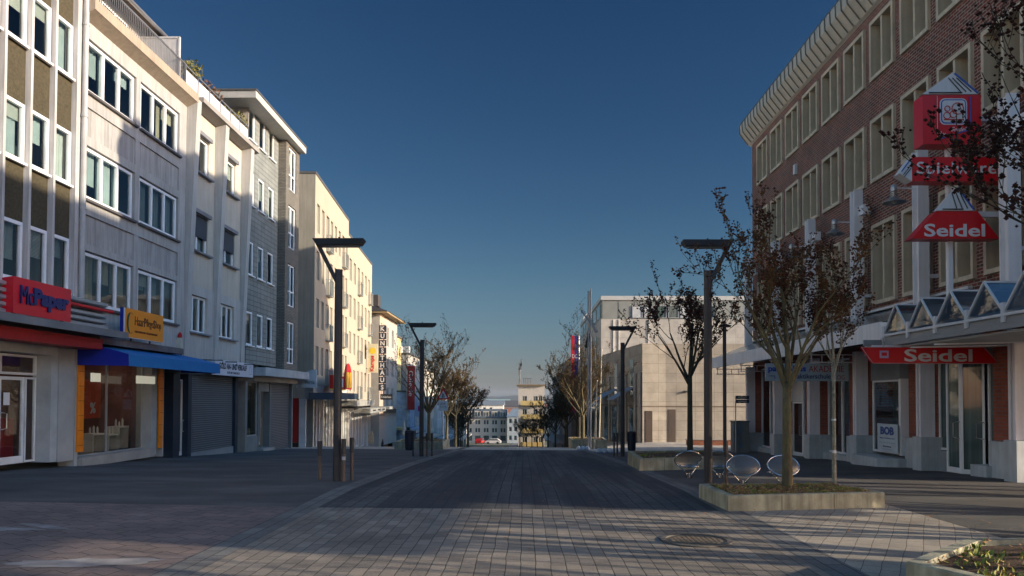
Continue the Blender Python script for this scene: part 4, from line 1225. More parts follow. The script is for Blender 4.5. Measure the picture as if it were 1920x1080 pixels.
for i in range(5):
    a0 = YF - yk[i] + .12 + .0; a1 = YF - yk[i + 1] - 1.3
    zg = gz(11, (yk[i] + yk[i + 1]) / 2) + o
    if i == 3 : a0 += .05
    if i in (0, 2):
        mb = MB(); mb.box(a0, a1, -.12, .3, zg - .4, zg + .18); mb.build('step', PL, Bk)
        window(Bk, a0 + .02, .1, zg + .19, a1 - a0 - .04, 3.1 + o - zg - .2, 2, fw=.06, d=.08, frame=PVC, glass=GLS, curtain=False, name='shop_window')
    elif i == 1:
        glazed_door(Bk, a0 + .25, .1, zg - .05, 1.15, 2.2, PVC, fw=.07)
        window(Bk, a0 + 1.42, .1, zg + .1, a1 - a0 - 1.45, 3.1 + o - zg - .12, 1, fw=.06, d=.08, frame=PVC, glass=GLS, curtain=False, name='shop_window')
        MB().box(a0, a0 + 1.41, .1, .2, zg + 2.16, 3.1 + o).build('door_panel', WHITE, Bk)
    elif i == 3:
        # projecting glass bay standing on a chamfered step
        mb = MB(); mb.prism([(a0 + .1, -.55), (a0 + .5, -.95), (a1 - .2, -.95), (a1 + .05, -.5), (a1 + .05, .3), (a0 + .1, .3)], zg - .3, zg + .26, 'z'); mb.build('step', PL, Bk)
        w1 = window(Bk, a0 + .55, -.32, zg + .36, 1.7, 2.15, 1, fw=.06, d=.06, frame=PVC, glass=GLS, curtain=False, name='shop_window')
        w2 = window(Bk, a0 + .05, -.05, zg + .36, .52, 2.15, 1, fw=.05, d=.06, frame=PVC, glass=GLS, curtain=False, name='side_light'); w2.rotation_euler = (0, 0, R(-28))
        MB().box(a0 + 2.25, a0 + 2.36, -.34, .2, zg + .34, zg + 2.52).build('white_post', PVC, Bk)
        MB().box(a0 + .5, a0 + 2.3, -.34, .2, zg + 2.5, 3.2 + o).build('door_panel', M('soffit_grey', (.25, .26, .28), .7), Bk)
        MB().box(a0 + 1.25, a0 + 2.2, .35, .37, zg + .9, zg + 2.2).build('blind', M('cream_blind', (.72, .70, .55), .8, var=.1), Bk)
    else:
        # entrance: fixed lights, glass doors and a folded corner
        window(Bk, a0 + .02, -.10, zg + .5, .95, 2.3, 1, fw=.06, d=.06, frame=PVC, glass=DG2, curtain=False, name='shop_window')
        MB().box(a0, a0 + 1.0, -.2, .2, zg - .2, zg + .48).build('step', M('light_plinth', (.30, .33, .36), .8, bump=.2, streak=.2), Bk)
        glazed_door(Bk, a0 + 1.02, -.45, zg + .02, .62, 2.75, PVC, fw=.06, glass=DG2)
        d2 = glazed_door(Bk, a0 + 1.66, -.45, zg + .02, .5, 2.75, PVC, fw=.05, glass=DG2); d2.rotation_euler = (0, 0, R(50))
        window(Bk, a0 + 2.0, .0, zg + .3, a1 - a0 - 1.95, 2.5, 1, fw=.06, d=.06, frame=PVC, glass=DG2, curtain=False, name='shop_window')
        MB().box(a0 + 1.95, a1 + .1, -.4, .3, zg - .2, zg + .28).build('door_step', PL, Bk)
        MB().box(a0, a1, -.5, .2, zg + 2.8, 3.2 + o).build('door_panel', M('soffit_grey', (.25, .26, .28), .7), Bk)
mb = MB(); mb.add([(.1, 2.2, 0), (L - .1, 2.2, 0), (L - .1, 2.2, 3.9), (.1, 2.2, 3.9)], [(0, 1, 2, 3)]); mb.build('shop_interior', DKIN, Bk)
rr = random.Random(5); mb = MB()
for k in range(24):
    x = rr.uniform(1, 12); z = .3 + rr.uniform(0, .3); mb.box(x, x + rr.uniform(.1, .3), .6, 1.0, z, z + rr.uniform(.3, 1.3), rr.randrange(3))
mb.build('window_display', [M('goods_red', (.35, .02, .03)), M('goods_white', (.45, .45, .42)), M('goods_green', (.08, .15, .08))], Bk)

# stickers and notices on the shop glass
for (yy_, zz_, w_, h_, mt_, lb_) in ((30.9, .9, .5, .7, M('poster_orange', (.5, .2, .05)), 'orange notice behind the shop glass past the narrow door'), (26.2, 1.1, .6, .8, M('poster_teal', (.1, .35, .33)), 'teal poster in the shop window behind the mossy tree'),
        (34.6, .8, .5, .9, WHITE, 'white notice in the shop window closest to the brick corner')):
    q_ = empty('window_poster', (11.32, yy_, gz(11, yy_) + zz_), R(-90)); tag(q_, lb_, 'poster')
    MB().box(-w_ / 2, w_ / 2, -.01, .0, 0, h_).build('sheet', mt_, q_)
# notice in the bay window
zg_ = gz(10.5, 22.5)
nt = empty('window_notice', (10.60, 22.55, zg_ + .40), R(-90)); tag(nt, 'white notice with bold blue capitals at the foot of the projecting glass bay', 'notice')
MB().box(-.62, .62, -.02, .0, 0, .82).build('sheet', M('notice_white', (.50, .56, .62), .5), nt)
NB = M('notice_blue', (.02, .08, .28), .5)
text('BOB', nt, 0, -.026, .62, w=.82, h=.24, mat=NB, extrude=.003, bold=.05)
text('Bildung  Orientierung  Beruf', nt, 0, -.026, .40, w=.9, h=.045, mat=NB, extrude=.002)
text('Wir sind umgezogen', nt, 0, -.026, .16, w=.5, h=.05, mat=BL_, extrude=.002)
MB().box(-.5, .5, -.024, -.021, .27, .277).box(-.3, .3, -.024, -.021, .08, .087).build('rule_line', NB, nt)

# roof lattice and white posts above the canopy
WP = M('white_steel', (.80, .79, .82), .45, var=.05, streak=.1)
def wall_post(y, z0, z1, label, lamp=True):
    r = empty('facade_post', (10.55, y, z0)); tag(r, label, 'post', 'white steel posts on the brick front')
    h = z1 - z0
    mb = MB(); mb.box(-.14, .14, -.16, -.12, 0, h); mb.box(-.14, .14, .12, .16, 0, h); mb.box(-.04, .04, -.12, .12, 0, h)
    mb.box(.14, .44, -.05, .05, h - .75, h - .65); mb.box(.14, .44, -.05, .05, .8, .9)
    mb.build('steel_section', WP, r)
    MB().box(.0, .20, -.50, -.16, h - .85, h - .55).build('bracket', WP, r)
    if lamp:
        l = empty('wall_lamp', (10.41, y - .0, z1 - 1.0)); tag(l, 'domed white lamp on the ' + label.split(',')[0], 'lamp', 'factory lamps on the facade posts')
        MB().tube([(0, 0, 0), (-.52, 0, 0), (-.55, 0, -.03)], .018, 6).build('arm', WP, l)
        mb = MB()
        mb.tube([(-.55, 0, .10), (-.55, 0, .08), (-.55, 0, .02), (-.55, 0, -.08)], [.03, .07, .09, .09], 14)
        for k in range(3): mb.tube([(-.55, 0, -.12 - k * .05), (-.55, 0, -.135 - k * .05)], .10, 14)
        mb.tube([(-.55, 0, -.1), (-.55, 0, -.24)], .05, 8)
        mb.tube([(-.55, 0, -.24), (-.55, 0, -.30), (-.55, 0, -.38), (-.55, 0, -.385)], [.09, .17, .31, .31], 20, cap=False); mb.build('lamp_shade', GALV, l, smooth=False)
        MB().tube([(-.55, 0, -.28), (-.55, 0, -.38), (-.55, 0, -.41)], [.07, .06, .02], 10).build('bulb', M('milk_glass', (.6, .6, .58), .3), l)
for y, nm in zip((36.2, 32.28, 28.36, 24.42, 20.5, 16.75), ('farthest post at the corner', 'post behind the small tree', 'third post from the entrance', 'tall post above the narrow canopy', 'post behind the red signs', 'post at the right edge with arms to the signs')):
    wall_post(y, 4.1, 8.3, nm + ', white flanged steel on brick', lamp=18 < y < 29)

# long glass lean-to canopy with white fascia
cn = empty('glass_canopy', (11, 37.0, 3.1), R(-90)); tag(cn, 'long sloping wired glass canopy with a deep white fascia along the brick front', 'canopy')
CL_ = 37.0 - 19.4
t = NT('wired_glass'); oc = t.tc.outputs['Object']
sp = t.new('ShaderNodeSeparateXYZ'); t.link(oc, sp.inputs[0])
st = t.math('SINE', t.math('MULTIPLY', sp.outputs[0], 26.0))
t.set(Base_Color=t.ramp(st, [(.5, (.07, .085, .09)), (.95, (.20, .22, .23))]), Roughness=.15, Specular_IOR_Level=.6, Metallic=.1)
WGL = t.mat
mb = MB(); mb.add([(0, -.02, 1.28), (CL_ + .4, -.02, 1.28), (CL_ + .2, -1.98, .52), (0, -1.98, .52), (0, -.02, 1.24), (CL_ + .4, -.02, 1.24), (CL_ + .2, -1.98, .48), (0, -1.98, .48)],
   [(0, 1, 2, 3), (7, 6, 5, 4), (1, 5, 6, 2), (0, 3, 7, 4)]); mb.build('glass_roof', WGL, cn)
mb = MB(); mb.box(0, CL_, -2.05, -1.99, .04, .52); mb.prism([(CL_, -2.05), (CL_ + .25, -1.95), (CL_ + .25, -1.9), (CL_, -1.99)], .10, .5, 'z'); mb.build('fascia', M('fascia_white', (.86, .84, .86), .5, var=.05, streak=.2), cn)
mb = MB(); mb.box(0, CL_ + .5, -.14, -.02, 1.29, 1.36); mb.build('wall_flashing', WHITE, cn)
mb = MB()
for y in yk[:5]:
    a = YF - y
    for z in (-.02, -.26): mb.bar((a, -1.95, z), (a, -.55, z), .035)
    for k in range(5): mb.bar((a, -1.9 + k * .33, -.26), (a, -1.9 + k * .33, -.02), .025)
    mb.bar((a, -1.95, .0), (a, -.3, .9), .04)
mb.each('truss', WP, cn, 8)

# saw tooth entrance canopy
sc_ = empty('entrance_canopy', (11, 18.6, 3.0), R(-90)); tag(sc_, 'white steel entrance canopy with glass saw tooth gables along the brick front', 'canopy')
EGL = clear_glass('canopy_glass', (.50, .56, .57), .8)
mb = MB(); gl = MB()
pt = 1.15; ox_ = .05
for k in range(6):
    a = ox_ + k * pt; ap = a + pt / 2; b = a + pt
    yy = -2.35
    for (p, q) in (((a + .03, yy, .28), (ap, yy, .88)), ((ap, yy, .88), (b - .03, yy, .28))): mb.bar(p, q, .035)
    mb.bar((ap, yy, .88), (ap, -.05, .88), .035)
    mb.bar((a, yy, .26), (a, -.05, .26), .04)
    gl.add([(a, yy, .27), (ap, yy, .87), (ap, -.05, .87), (a, -.05, .27)], [(0, 1, 2, 3)])
    gl.add([(ap, yy, .87), (b, yy, .27), (b, -.05, .27), (ap, -.05, .87)], [(0, 1, 2, 3)])
    gl.add([(a + .06, yy + .03, .28), (b - .06, yy + .03, .28), (ap, yy + .03, .84)], [(0, 1, 2)])
    mb.box(a - .045, a + .045, yy - .03, yy + .02, .06, .42)
mb.bar((ox_, -2.35, .2), (ox_ + 6 * pt, -2.35, .2), .05)
mb.build('steel_frame', WHITE, sc_); gl.build('glass_roof', EGL, sc_)
mb = MB()
for k, (z0, z1) in enumerate(((-.06, .03), (.035, .12), (.125, .17))): mb.box(-.0, 7.0, -2.36 + k * .02, -2.30 + k * .02, z0, z1)
mb.box(-.3, -.25, -2.7, -.3, -.02, .12); mb.build('fascia_boards', M('fascia_grey', (.30, .31, .32), .5, .2, var=.08), sc_)
mb = MB()
for x in (.62,):
    mb.bar((x, -2.9, -.10), (x, -.05, -.10), .05); mb.bar((x, -2.9, -.24), (x, -.05, -.24), .04)
    y = -2.85
    while y < -.1: mb.bar((x, y, -.24), (x, y, -.10), .03); y += .3
for x in (1.2, 2.2): mb.bar((x, -2.3, -.16), (x + .9, -.1, -.16), .03)
mb.build('truss', WP, sc_)
mb = MB(); mb.box(.7, 7, -2.25, -.05, -.12, -.08); mb.build('soffit', M('soffit_white', (.40, .42, .44), .6, var=.1, streak=.1), sc_)

# red hanging sign under the canopy
RS = M('hanging_sign_red', (.60, .008, .014), .35, var=.03)
S = empty('hanging_sign', (9.2, 17.85, 2.5)); tag(S, 'long red arrow shaped sign with white letters hanging under the saw tooth canopy', 'sign')
MB().prism([(-1.42, .37), (-1.16, -.0), (1.72, 0), (1.38, .37)], -.04, .04, 'y').build('sign_box', RS, S)
mb = MB()
P4 = [(-1.42, .37), (-1.16, -.0), (1.72, 0), (1.38, .37)]
for k in range(4):
    p, q = P4[k], P4[(k + 1) % 4]; mb.bar((p[0], -.05, p[1]), (q[0], -.05, q[1]), .014)
mb.build('edge', M('pale_pink_edge', (.55, .3, .3), .5), S)
text('Seidel', S, .34, -.045, .185, w=1.55, h=.29, mat=WHITE, extrude=.006, bold=.018)
MB().box(-1.0, -.8, -.05, -.041, .12, .29).build('emblem_field', M('pale_lilac', (.42, .32, .45), .5), S)
mb = MB(); mb.box(-.96, -.84, -.056, -.051, .17, .25); mb.build('emblem', RS, S)
mb = MB(); mb.bar((-.9, 0, .37), (-.9, 0, .6), .02); mb.bar((1.0, 0, .37), (1.0, 0, .6), .02); mb.build('hanger', GALV, S)

# academy sign
S = empty('hanging_sign', (9.0, 24.6, 2.25)); tag(S, 'pale grey sign with blue and red words hanging behind the planted tree', 'sign')
MB().box(-1.30, 1.32, -.04, .04, 0, .56).build('sign_board', M('sign_greyblue', (.36, .42, .46), .5, var=.05), S)
BLT = M('bright_blue_letter', (.01, .06, .38), .4)
REDT = M('brick_red_letter', (.38, .04, .02), .5)
text('paracelsus', S, -.62, -.045, .37, w=1.2, h=.25, mat=BLT, extrude=.003, bold=.03)
text('AKADEMIE', S, .62, -.045, .39, w=1.12, h=.2, mat=REDT, extrude=.003)
text('Heilpraktikerschule', S, -.02, -.045, .13, w=1.55, h=.2, mat=DB, extrude=.003, bold=.01)
text('KOG', S, 1.02, -.045, .12, w=.36, h=.14, mat=REDT, extrude=.003)
MB().box(-1.2, -1.0, -.046, -.041, .15, .17).box(-1.02, -1.0, -.046, -.041, .07, .17).build('mark', DB, S)
MB().bar((-1.0, 0, .56), (-1.0, 0, .85), .02).bar((1.0, 0, .56), (1.0, 0, .85), .02).build('hanger', GALV, S)

# three roof shaped signs one above the other
BLE = M('edge_blue', (.03, .10, .45), .4)
def roof_mark(mb_w, mb_l, mb_b, x0, x1, z0, h, y=-.1):
    xm = x0 + (x1 - x0) * .56
    mb_w.prism([(x0, z0), (x1, z0), (xm, z0 + h)], y - .02, y + .12, 'y')
    mb_l.bar((x0 + .15, y - .03, z0 + .03), (x0 + (x1 - x0) * .72, y - .03, z0 + .03), .022)
    for k in range(3):
        f = .1 + .1 * k
        mb_l.bar((xm + (x1 - xm) * .02 - .07 + .09 * k - .05, y - .03, z0 + h * (.86 - .0 * k) - .06), (x1 - .38 + .12 * k, y - .03, z0 + .05), .014)
    mb_b.bar((xm + .03, y - .03, z0 + h - .03), (x1 + .0, y - .03, z0 + .02), .028)
S = empty('rooftop_sign', (9.6, 17.4, 7.42)); tag(S, 'topmost red box sign with a white roof gable and a rounded white picture emblem', 'sign')
MB().box(-.62, .68, -.1, .30, 0, 1.12).build('sign_box', RS, S)
w_, l_, b_ = MB(), MB(), MB(); roof_mark(w_, l_, b_, -.64, .60, 1.13, .50); w_.build('gable', WHITE, S); l_.build('line', BLACK, S); b_.build('blue_edge', BLE, S)
def rrect(mb, x0, x1, z0, z1, r, y, t=.005):
    pts = []
    for (cx, cz, a0) in ((x1 - r, z1 - r, 0), (x0 + r, z1 - r, 90), (x0 + r, z0 + r, 180), (x1 - r, z0 + r, 270)):
        for k in range(5): a = R(a0 + 22.5 * k); pts.append((cx + r * math.cos(a), cz + r * math.sin(a)))
    mb.prism(pts, y - t, y, 'y')
m1, m2, m3 = MB(), MB(), MB()
rrect(m1, -.24, .37, .44, 1.04, .11, -.101); rrect(m2, -.215, .345, .465, 1.015, .09, -.107); rrect(m3, -.19, .32, .49, .99, .07, -.113)
m1.build('emblem_rim', WHITE, S); m2.build('emblem_rim_blue', BLE, S); m3.build('emblem_field', WHITE, S)
mb = MB()
def circ(mb, cx, cz, r, y, n=14, th=.012):
    pts = [(cx + r * math.cos(2 * math.pi * k / n), y, cz + r * math.sin(2 * math.pi * k / n)) for k in range(n + 1)]
    mb.tube(pts, th, 4, cap=False)
circ(mb, .15, .80, .13, -.122); circ(mb, -.08, .80, .06, -.122); circ(mb, .05, .67, .075, -.122); mb.bar((-.16, -.122, .55), (.28, -.122, .55), .02); circ(mb, -.09, .64, .075, -.122)
mb.build('emblem_figure', RED, S)
mb = MB(); mb.bar((.43, -.115, 1.07), (.43, -.115, .38), .022); mb.bar((.43, -.115, .33), (-.30, -.115, .10), .022); mb.build('blue_line', BLE, S)
MB().bar((-.30, -.112, 1.1), (-.30, -.112, .1), .008).build('white_line', WHITE, S)
text('by', S, -.18, -.106, .22, h=.13, mat=WHITE, extrude=.003, shear=.4); text('Seidel', S, .18, -.106, .34, w=.35, h=.1, mat=WHITE, extrude=.003, shear=.4)
S = empty('rooftop_sign', (9.85, 17.4, 6.58)); tag(S, 'middle red sign reading toys in German with a white roof edge at its left end', 'sign')
MB().box(-1.12, 1.1, -.1, .25, 0, .55).build('sign_box', RS, S)
text('Spielwaren', S, -.02, -.105, .26, w=2.0, h=.36, mat=WHITE, extrude=.006, bold=.012, spacing=1.08)
MB().prism([(-1.4, .18), (-1.125, .55), (-1.125, .0)], -.1, .2, 'y').build('gable', WHITE, S)
MB().bar((-1.36, -.11, .22), (-1.14, -.11, .52), .02).build('blue_edge', BLE, S); MB().bar((-1.32, -.11, .14), (-1.14, -.11, .38), .014).bar((-1.30, -.11, .1), (-1.14, -.11, .3), .014).build('line', BLACK, S)
S = empty('rooftop_sign', (9.66, 17.4, 5.28)); tag(S, 'lowest red sign shaped like a broad trapezium with white letters under a white gable', 'sign')
MB().prism([(-.96, 0), (1.0, 0), (.52, .62), (-.40, .62)], -.1, .25, 'y').build('sign_box', RS, S)
w_, l_, b_ = MB(), MB(), MB(); roof_mark(w_, l_, b_, -.42, .42, .63, .53); w_.build('gable', WHITE, S); l_.build('line', BLACK, S); b_.build('blue_edge', BLE, S)
text('Seidel', S, .0, -.105, .19, w=1.35, h=.29, mat=WHITE, extrude=.006, bold=.018)
sm = empty('sign_mast', (9.72, 17.55, 3.2)); tag(sm, 'white steel mast with cross arms carrying the stacked red signs', 'mast')
mb = MB(); mb.box(-.05, .05, .02, .14, .0, 5.0)
for z in (5.5, 2.7, 4.9): mb.box(-.1 if z < 5.2 else -.05, 1.2, .02, .12, z - .06, z + .06) if z < 5.2 else None
mb.build('steel_section', WP, sm)

# ------------------------------------------------------------------ R2: sandstone mall
SAND = BRK('sandstone_slabs', (.36, .33, .285), (.33, .305, .265), (.17, .155, .13), 1.25, .62, .010, .15, off=0, var=.3)
SANDL = BRK('pale_slabs', (.43, .41, .375), (.39, .375, .345), (.26, .25, .23), 1.6, .9, .010, .1, off=0, var=.3)
Ml = empty('sandstone_hall', (7.7, 50, -1.6)); tag(Ml, 'low sandstone clad hall with a polygonal corner, slit windows and metal awnings', 'building')
o = 1.6
pl = [(0, 0), (1.55, .25), (7.3, .3), (14.0, .3), (14.0, 26), (-1.3, 14.5)]
mb = MB(); mb.prism(pl, 0, 5.3 + o, 'z'); mb.build('stone_wall', SAND, Ml)
mb = MB(); mb.prism([(p[0] * 1.003 + (-.02 if p[0] < 1 else 0), p[1] - .02) for p in pl], 1.15 + o, 1.23 + o, 'z'); mb.build('base_ledge', M('brown_ledge', (.14, .11, .09), .7), Ml)
# street side details in a frame along the facade
st_ = empty('street_front', (0, 0, 0)); st_.parent = Ml; st_.rotation_euler = (0, 0, math.atan2(-14.5, 1.3)); st_.location = (-1.3, 14.5, 0)
Lf = math.hypot(1.3, 14.5)
mb = MB()
for (x, w) in ((Lf - 3.4, 1.0), (Lf - 8.6, 1.0), (Lf - 13.0, .8)): mb.box(x, x + w, -.03, .02, 1.9 + o, 4.4 + o)
for (x, w) in ((Lf - 3.6, 1.6), (Lf - 6.6, 1.5), (Lf - 9.6, 1.7), (Lf - 12.6, 1.5)): mb.box(x, x + w, -.035, .02, .0, 1.1 + o)
mb.each('dark_opening', DG2, st_)
mb = MB()
for x in (Lf - .5, Lf - 1.9, Lf - 4.7, Lf - 7.2, Lf - 10.5): mb.box(x, x + .35, -.14, -.04, 0, 3.4 + o)
mb.each('stone_pilaster', SANDL, st_)
AWM = M('awning_metal', (.33, .38, .45), .35, .6, var=.15)
mb = MB()
for (x, w, z) in ((Lf - 4.2, 2.3, 1.55), (Lf - 9.2, 1.9, 1.5), (Lf - 12.6, 1.6, 1.3)):
    mb.add([(x, -.04, z + .95 + o), (x + w, -.04, z + .95 + o), (x + w, -1.5, z + .12 + o), (x, -1.5, z + .12 + o), (x, -.04, z + .90 + o), (x + w, -.04, z + .90 + o), (x + w, -1.5, z + .04 + o), (x, -1.5, z + .04 + o)],
           [(0, 3, 2, 1), (4, 5, 6, 7), (3, 7, 6, 2), (0, 4, 7, 3), (1, 2, 6, 5)])
mb.each('awning', AWM, st_)
# front facing openings
mb = MB(); mb.box(1.72, 2.2, .22, .5, 0, .85 + o + .15); mb.each('door', M('brown_door', (.085, .065, .055), .6), Ml)
mb = MB(); mb.box(.2, .65, -.01, .3, 0, .9 + o); mb.each('door', M('brown_door', (.085, .065, .055), .6), Ml)
mb = MB(); mb.box(2.75, 2.95, .12, .26, 3.0 + o - .9, 3.12 + o - .9); mb.build('wall_light', STEEL, Ml)

Up = empty('mall_building', (6.45, 64.2, -2.2)); tag(Up, 'large pale slab clad department store with a grey recessed top floor behind the sandstone hall', 'building')
o = 2.2
mb = MB(); mb.box(0, 17, 0, 24, 0, 8.35 + o); mb.build('slab_wall', SANDL, Up)
mb = MB(); mb.box(.08, 17, .08, 24, 8.353 + o, 9.95 + o); mb.build('top_floor', M('grey_top_floor', (.22, .235, .225), .6, .2, var=.08), Up)
mb = MB(); mb.box(-.0, 17.1, -.02, 24, 9.955 + o, 10.3 + o); mb.build('roof_edge', M('light_roof_edge', (.40, .41, .41), .6, var=.06), Up)
mb = MB()
x = .1
while x < 17: mb.box(x, x + .03, .06, .085, 8.36 + o, 9.94 + o); x += 1.35
mb.build('panel_joint', M('joint_dark', (.12, .125, .12), .6), Up)
for k in range(7):
    gm = DG2 if k not in (0, 1, 4) else M('white_blind_pane', (.42, .44, .46), .3)
    window(Up, 2.6 + k * 1.0, .0, 8.45 + o, .86, 1.05, 1, fw=.05, d=.06, frame=ALU, glass=gm, curtain=False)
mb = MB()
for x in (1.0, 1.45, 3.9): mb.box(x, x + .12, -.06, -.003, 5.0 + o, 8.3 + o)
mb.each('wall_rib', M('rib_pale', (.56, .54, .5), .7), Up)
uf = empty('street_front', (0, 24, 0), R(-90)); uf.parent = Up
mb = MB()
for k in range(5): mb.box(2 + k * 4.2, 3.4 + k * 4.2, -.04, .02, 2.8 + o, 7.2 + o)
mb.box(.5, 23.5, -.03, .02, .2, 1.6 + o)
for k in range(6): mb.box(1 + k * 3.8, 3.6 + k * 3.8, .04, .09, 8.6 + o, 9.7 + o)
mb.each('dark_opening', DG2, uf)
mb = MB()
for k in range(8): 
    x = 1 + k * 2.9; mb.add([(x, -.04, 2.3 + o), (x + 2.3, -.04, 2.3 + o), (x + 2.3, -1.4, 1.5 + o), (x, -1.4, 1.5 + o), (x, -.04, 2.25 + o), (x + 2.3, -.04, 2.25 + o), (x + 2.3, -1.4, 1.42 + o), (x, -1.4, 1.42 + o)], [(0, 3, 2, 1), (4, 5, 6, 7), (3, 7, 6, 2), (0, 4, 7, 3), (1, 2, 6, 5)])
mb.each('awning', AWM, uf)
mb = MB(); mb.prism([(0, 10.3 + o), (1.3, 10.3 + o), (1.3, 10.9 + o), (.9, 11.2 + o), (.2, 11.0 + o)], 20.0, 23, 'y'); mb.build('roof_turret', M('turret_pale', (.45, .45, .45)), Up)

# low red brick wall at the foot of the pale wall
lb = empty('garden_wall', (10.3, 44.5, gz(10.3, 44.5))); tag(lb, 'low red brick wall beyond the wire chairs at the foot of the pale wall', 'wall')
MB().box(-.9, 2.2, -.15, .15, -.3, .30).build('brick_wall', BRK('low_wall_brick', (.28, .08, .04), (.2, .06, .03), (.2, .17, .14), .25, .08, .012, .4), lb)
MB().box(-.95, 2.25, -.2, .2, .303, .35).build('coping', M('pale_stone', (.3, .29, .28)), lb)

# houses further down on the right
simple_house('dark_house', 'dark fronted house with chimneys behind the trees on the right', 5.6, 90, 112, 6.4, M('brown_far', (.16, .14, .13), .9), side='R', cols=7, rows=3)
r, H, L2 = simple_house('terrace_house', 'grey gabled terraced house with roof masts behind the right hand trees', 5.3, 113, 140, 5.2, grey2, side='R', cols=8, rows=3)
mb = MB()
for (x, y, h) in ((3, 1, 1.8), (3.8, 2, 2.2), (8, 1.5, 1.5), (14, 1, 1.7)): mb.box(x, x + .5, y, y + .5, H, H + h * .5); mb.bar((x + .9, y, H), (x + .9, y, H + h + .8), .06)
mb.build('roof_mast', M('roof_metal', (.3, .3, .3)), r)
simple_house('terrace_house', 'white terraced house next to the tall yellow balconied block', 5.0, 141, 165, 1.5, white2, side='R', cols=7, rows=3)

# tower block with balconies, antenna on the roof
Tw = empty('balcony_block', (-1.2, 170, -10)); tag(Tw, 'white apartment block with yellow balconies and a tall antenna mast on its flat roof', 'building')
hs = [(a, b, z, z + 1.5) for (a, b) in ((.9, 1.9), (3.3, 4.2), (4.5, 5.3)) for z in (1.8, 4.8, 7.9, 10.8, 12.9) if z < 12.9]
mb = MB(); mb.wall(0, 5.8, 0, 14.6, 0, .3, hs); mb.build('front_wall', FW, Tw)
shell(Tw, 0, 5.8, 0, 14.6, 12, FW, y0=.01, roof=False)
mb = MB(); mb.box(-.4, 6.1, -.7, 12.2, 14.61, 14.85); mb.build('roof', M('brown_roof_edge', (.20, .15, .09)), Tw)
for (a, b, c, d) in hs: window(Tw, a, .1, c, b - a, d - c, 2, frame=EW, glass=DG, curtain=False)
for z in (1.2, 4.2, 7.3, 10.3):
    q = MB(); q.box(.55, 3.0, -.9, -.0, z - .1, z); q.box(.5, 3.05, -.95, -.88, z - .05, z + .95); q.box(3.06, 5.5, -.95, -.88, z - .05, z + .95); q.box(3.06, 5.5, -.87, 0, z - .1, z)
    q.build('balcony', M('balcony_yellow', (.50, .37, .15), .7), Tw)
mb = MB()
mb.tube([(.35, 2, 14.8), (.35, 2, 19.5)], .12, 6); mb.tube([(.0, 2, 14.8), (.35, 2, 16.5)], .05, 4); mb.tube([(.7, 2, 14.8), (.35, 2, 16.5)], .05, 4)
for (x, z) in ((.12, 18.2), (.58, 18.2), (.12, 16.9), (.6, 19)): mb.box(x - .15, x + .15, 1.85, 2.05, z, z + 1.6)
mb.build('antenna_mast', M('antenna_grey', (.16, .17, .18)), Tw)
mb = MB()
for k in range(5): mb.box(1.1 + k * .38, 1.3 + k * .38, 2, 2.2, 14.85, 16.3)
mb.box(1, 3, 2, 2.3, 16.2, 16.3); mb.build('roof_equipment', M('antenna_grey', (.16, .17, .18)), Tw)

# white block closing the view
Wb = empty('white_block', (-18.2, 232, -11.6)); tag(Wb, 'broad white office block with a slate mansard at the foot of the street', 'building')
hs = [(1.2 + 2.1 * k + dx, 1.2 + 2.1 * k + dx + .62, z, z + 1.4) for k in range(6) for z in (3.2, 5.75) for dx in (0, .75)]
hs = [(1.0 + 2.55 * k + dx, 1.0 + 2.55 * k + dx + .7, z, z + 1.35) for k in range(5) for z in (3.1, 5.5) for dx in (0, .85)]
hs2 = [(.9 + 2.55 * k, 2.7 + 2.55 * k, .5, 2.2) for k in range(5)]
mb = MB(); mb.wall(0, 13.2, 0, 7.4, 0, .2, hs + hs2); mb.build('front_wall', FW, Wb)
shell(Wb, 0, 13.2, 0, 7.4, 10, FW, y0=.01, roof=False)
for (a, b, c, d) in hs + hs2: window(Wb, a, .1, c, b - a, d - c, 1, frame=EW, glass=DG, curtain=False)
SL = M('blue_slate', (.09, .11, .13), .6, var=.2)
mb = MB(); mb.box(-.3, 13.5, -.4, 10, 7.41, 7.7); mb.prism([(0, 7.7), (1.0, 10.1), (9, 10.1), (10, 7.7)], 0, 13.2, 'x'); rf = mb.build('roof', SL, Wb)
mb = MB()
for k in range(5): mb.box(.8 + 2.55 * k, 2.6 + 2.55 * k, .1, 1.6, 7.72, 9.5)
mb.each('dormer', FW, rf)
mb = MB()
for k in range(5):
    for dx in (.2, 1.05): mb.box(.8 + 2.55 * k + dx, .8 + 2.55 * k + dx + .6, .06, .097, 8.0, 9.2)
mb.each('dormer_window', DG, rf)
Bb = empty('blue_house', (-4.9, 228, -11.6)); tag(Bb, 'bluish grey house with a hipped roof beside the white block at the street end', 'house')
hs = [(.5 + 1.5 * k, 1.4 + 1.5 * k, z, z + 1.4) for k in range(4) for z in (1, 3.6, 6.0)]
mb = MB(); mb.wall(0, 6.3, 0, 8.0, 0, .2, hs); mb.build('front_wall', M('blue_grey_render', (.30, .34, .37), .9), Bb); shell(Bb, 0, 6.3, 0, 8, 8, grey2, y0=.01, roof=False)
for (a, b, c, d) in hs: window(Bb, a, .1, c, b - a, d - c, 1, frame=EW, glass=DG, curtain=False)
mb = MB(); mb.add([(-.3, -.3, 8.0), (6.6, -.3, 8), (6.6, 8.3, 8), (-.3, 8.3, 8), (1.6, 3, 10.4), (4.6, 3, 10.4), (4.6, 5, 10.4), (1.6, 5, 10.4)], [(0, 1, 5, 4), (1, 2, 6, 5), (2, 3, 7, 6), (3, 0, 4, 7), (4, 5, 6, 7), (3, 2, 1, 0)]); mb.build('roof', M('blue_roof', (.16, .21, .26), .6), Bb)
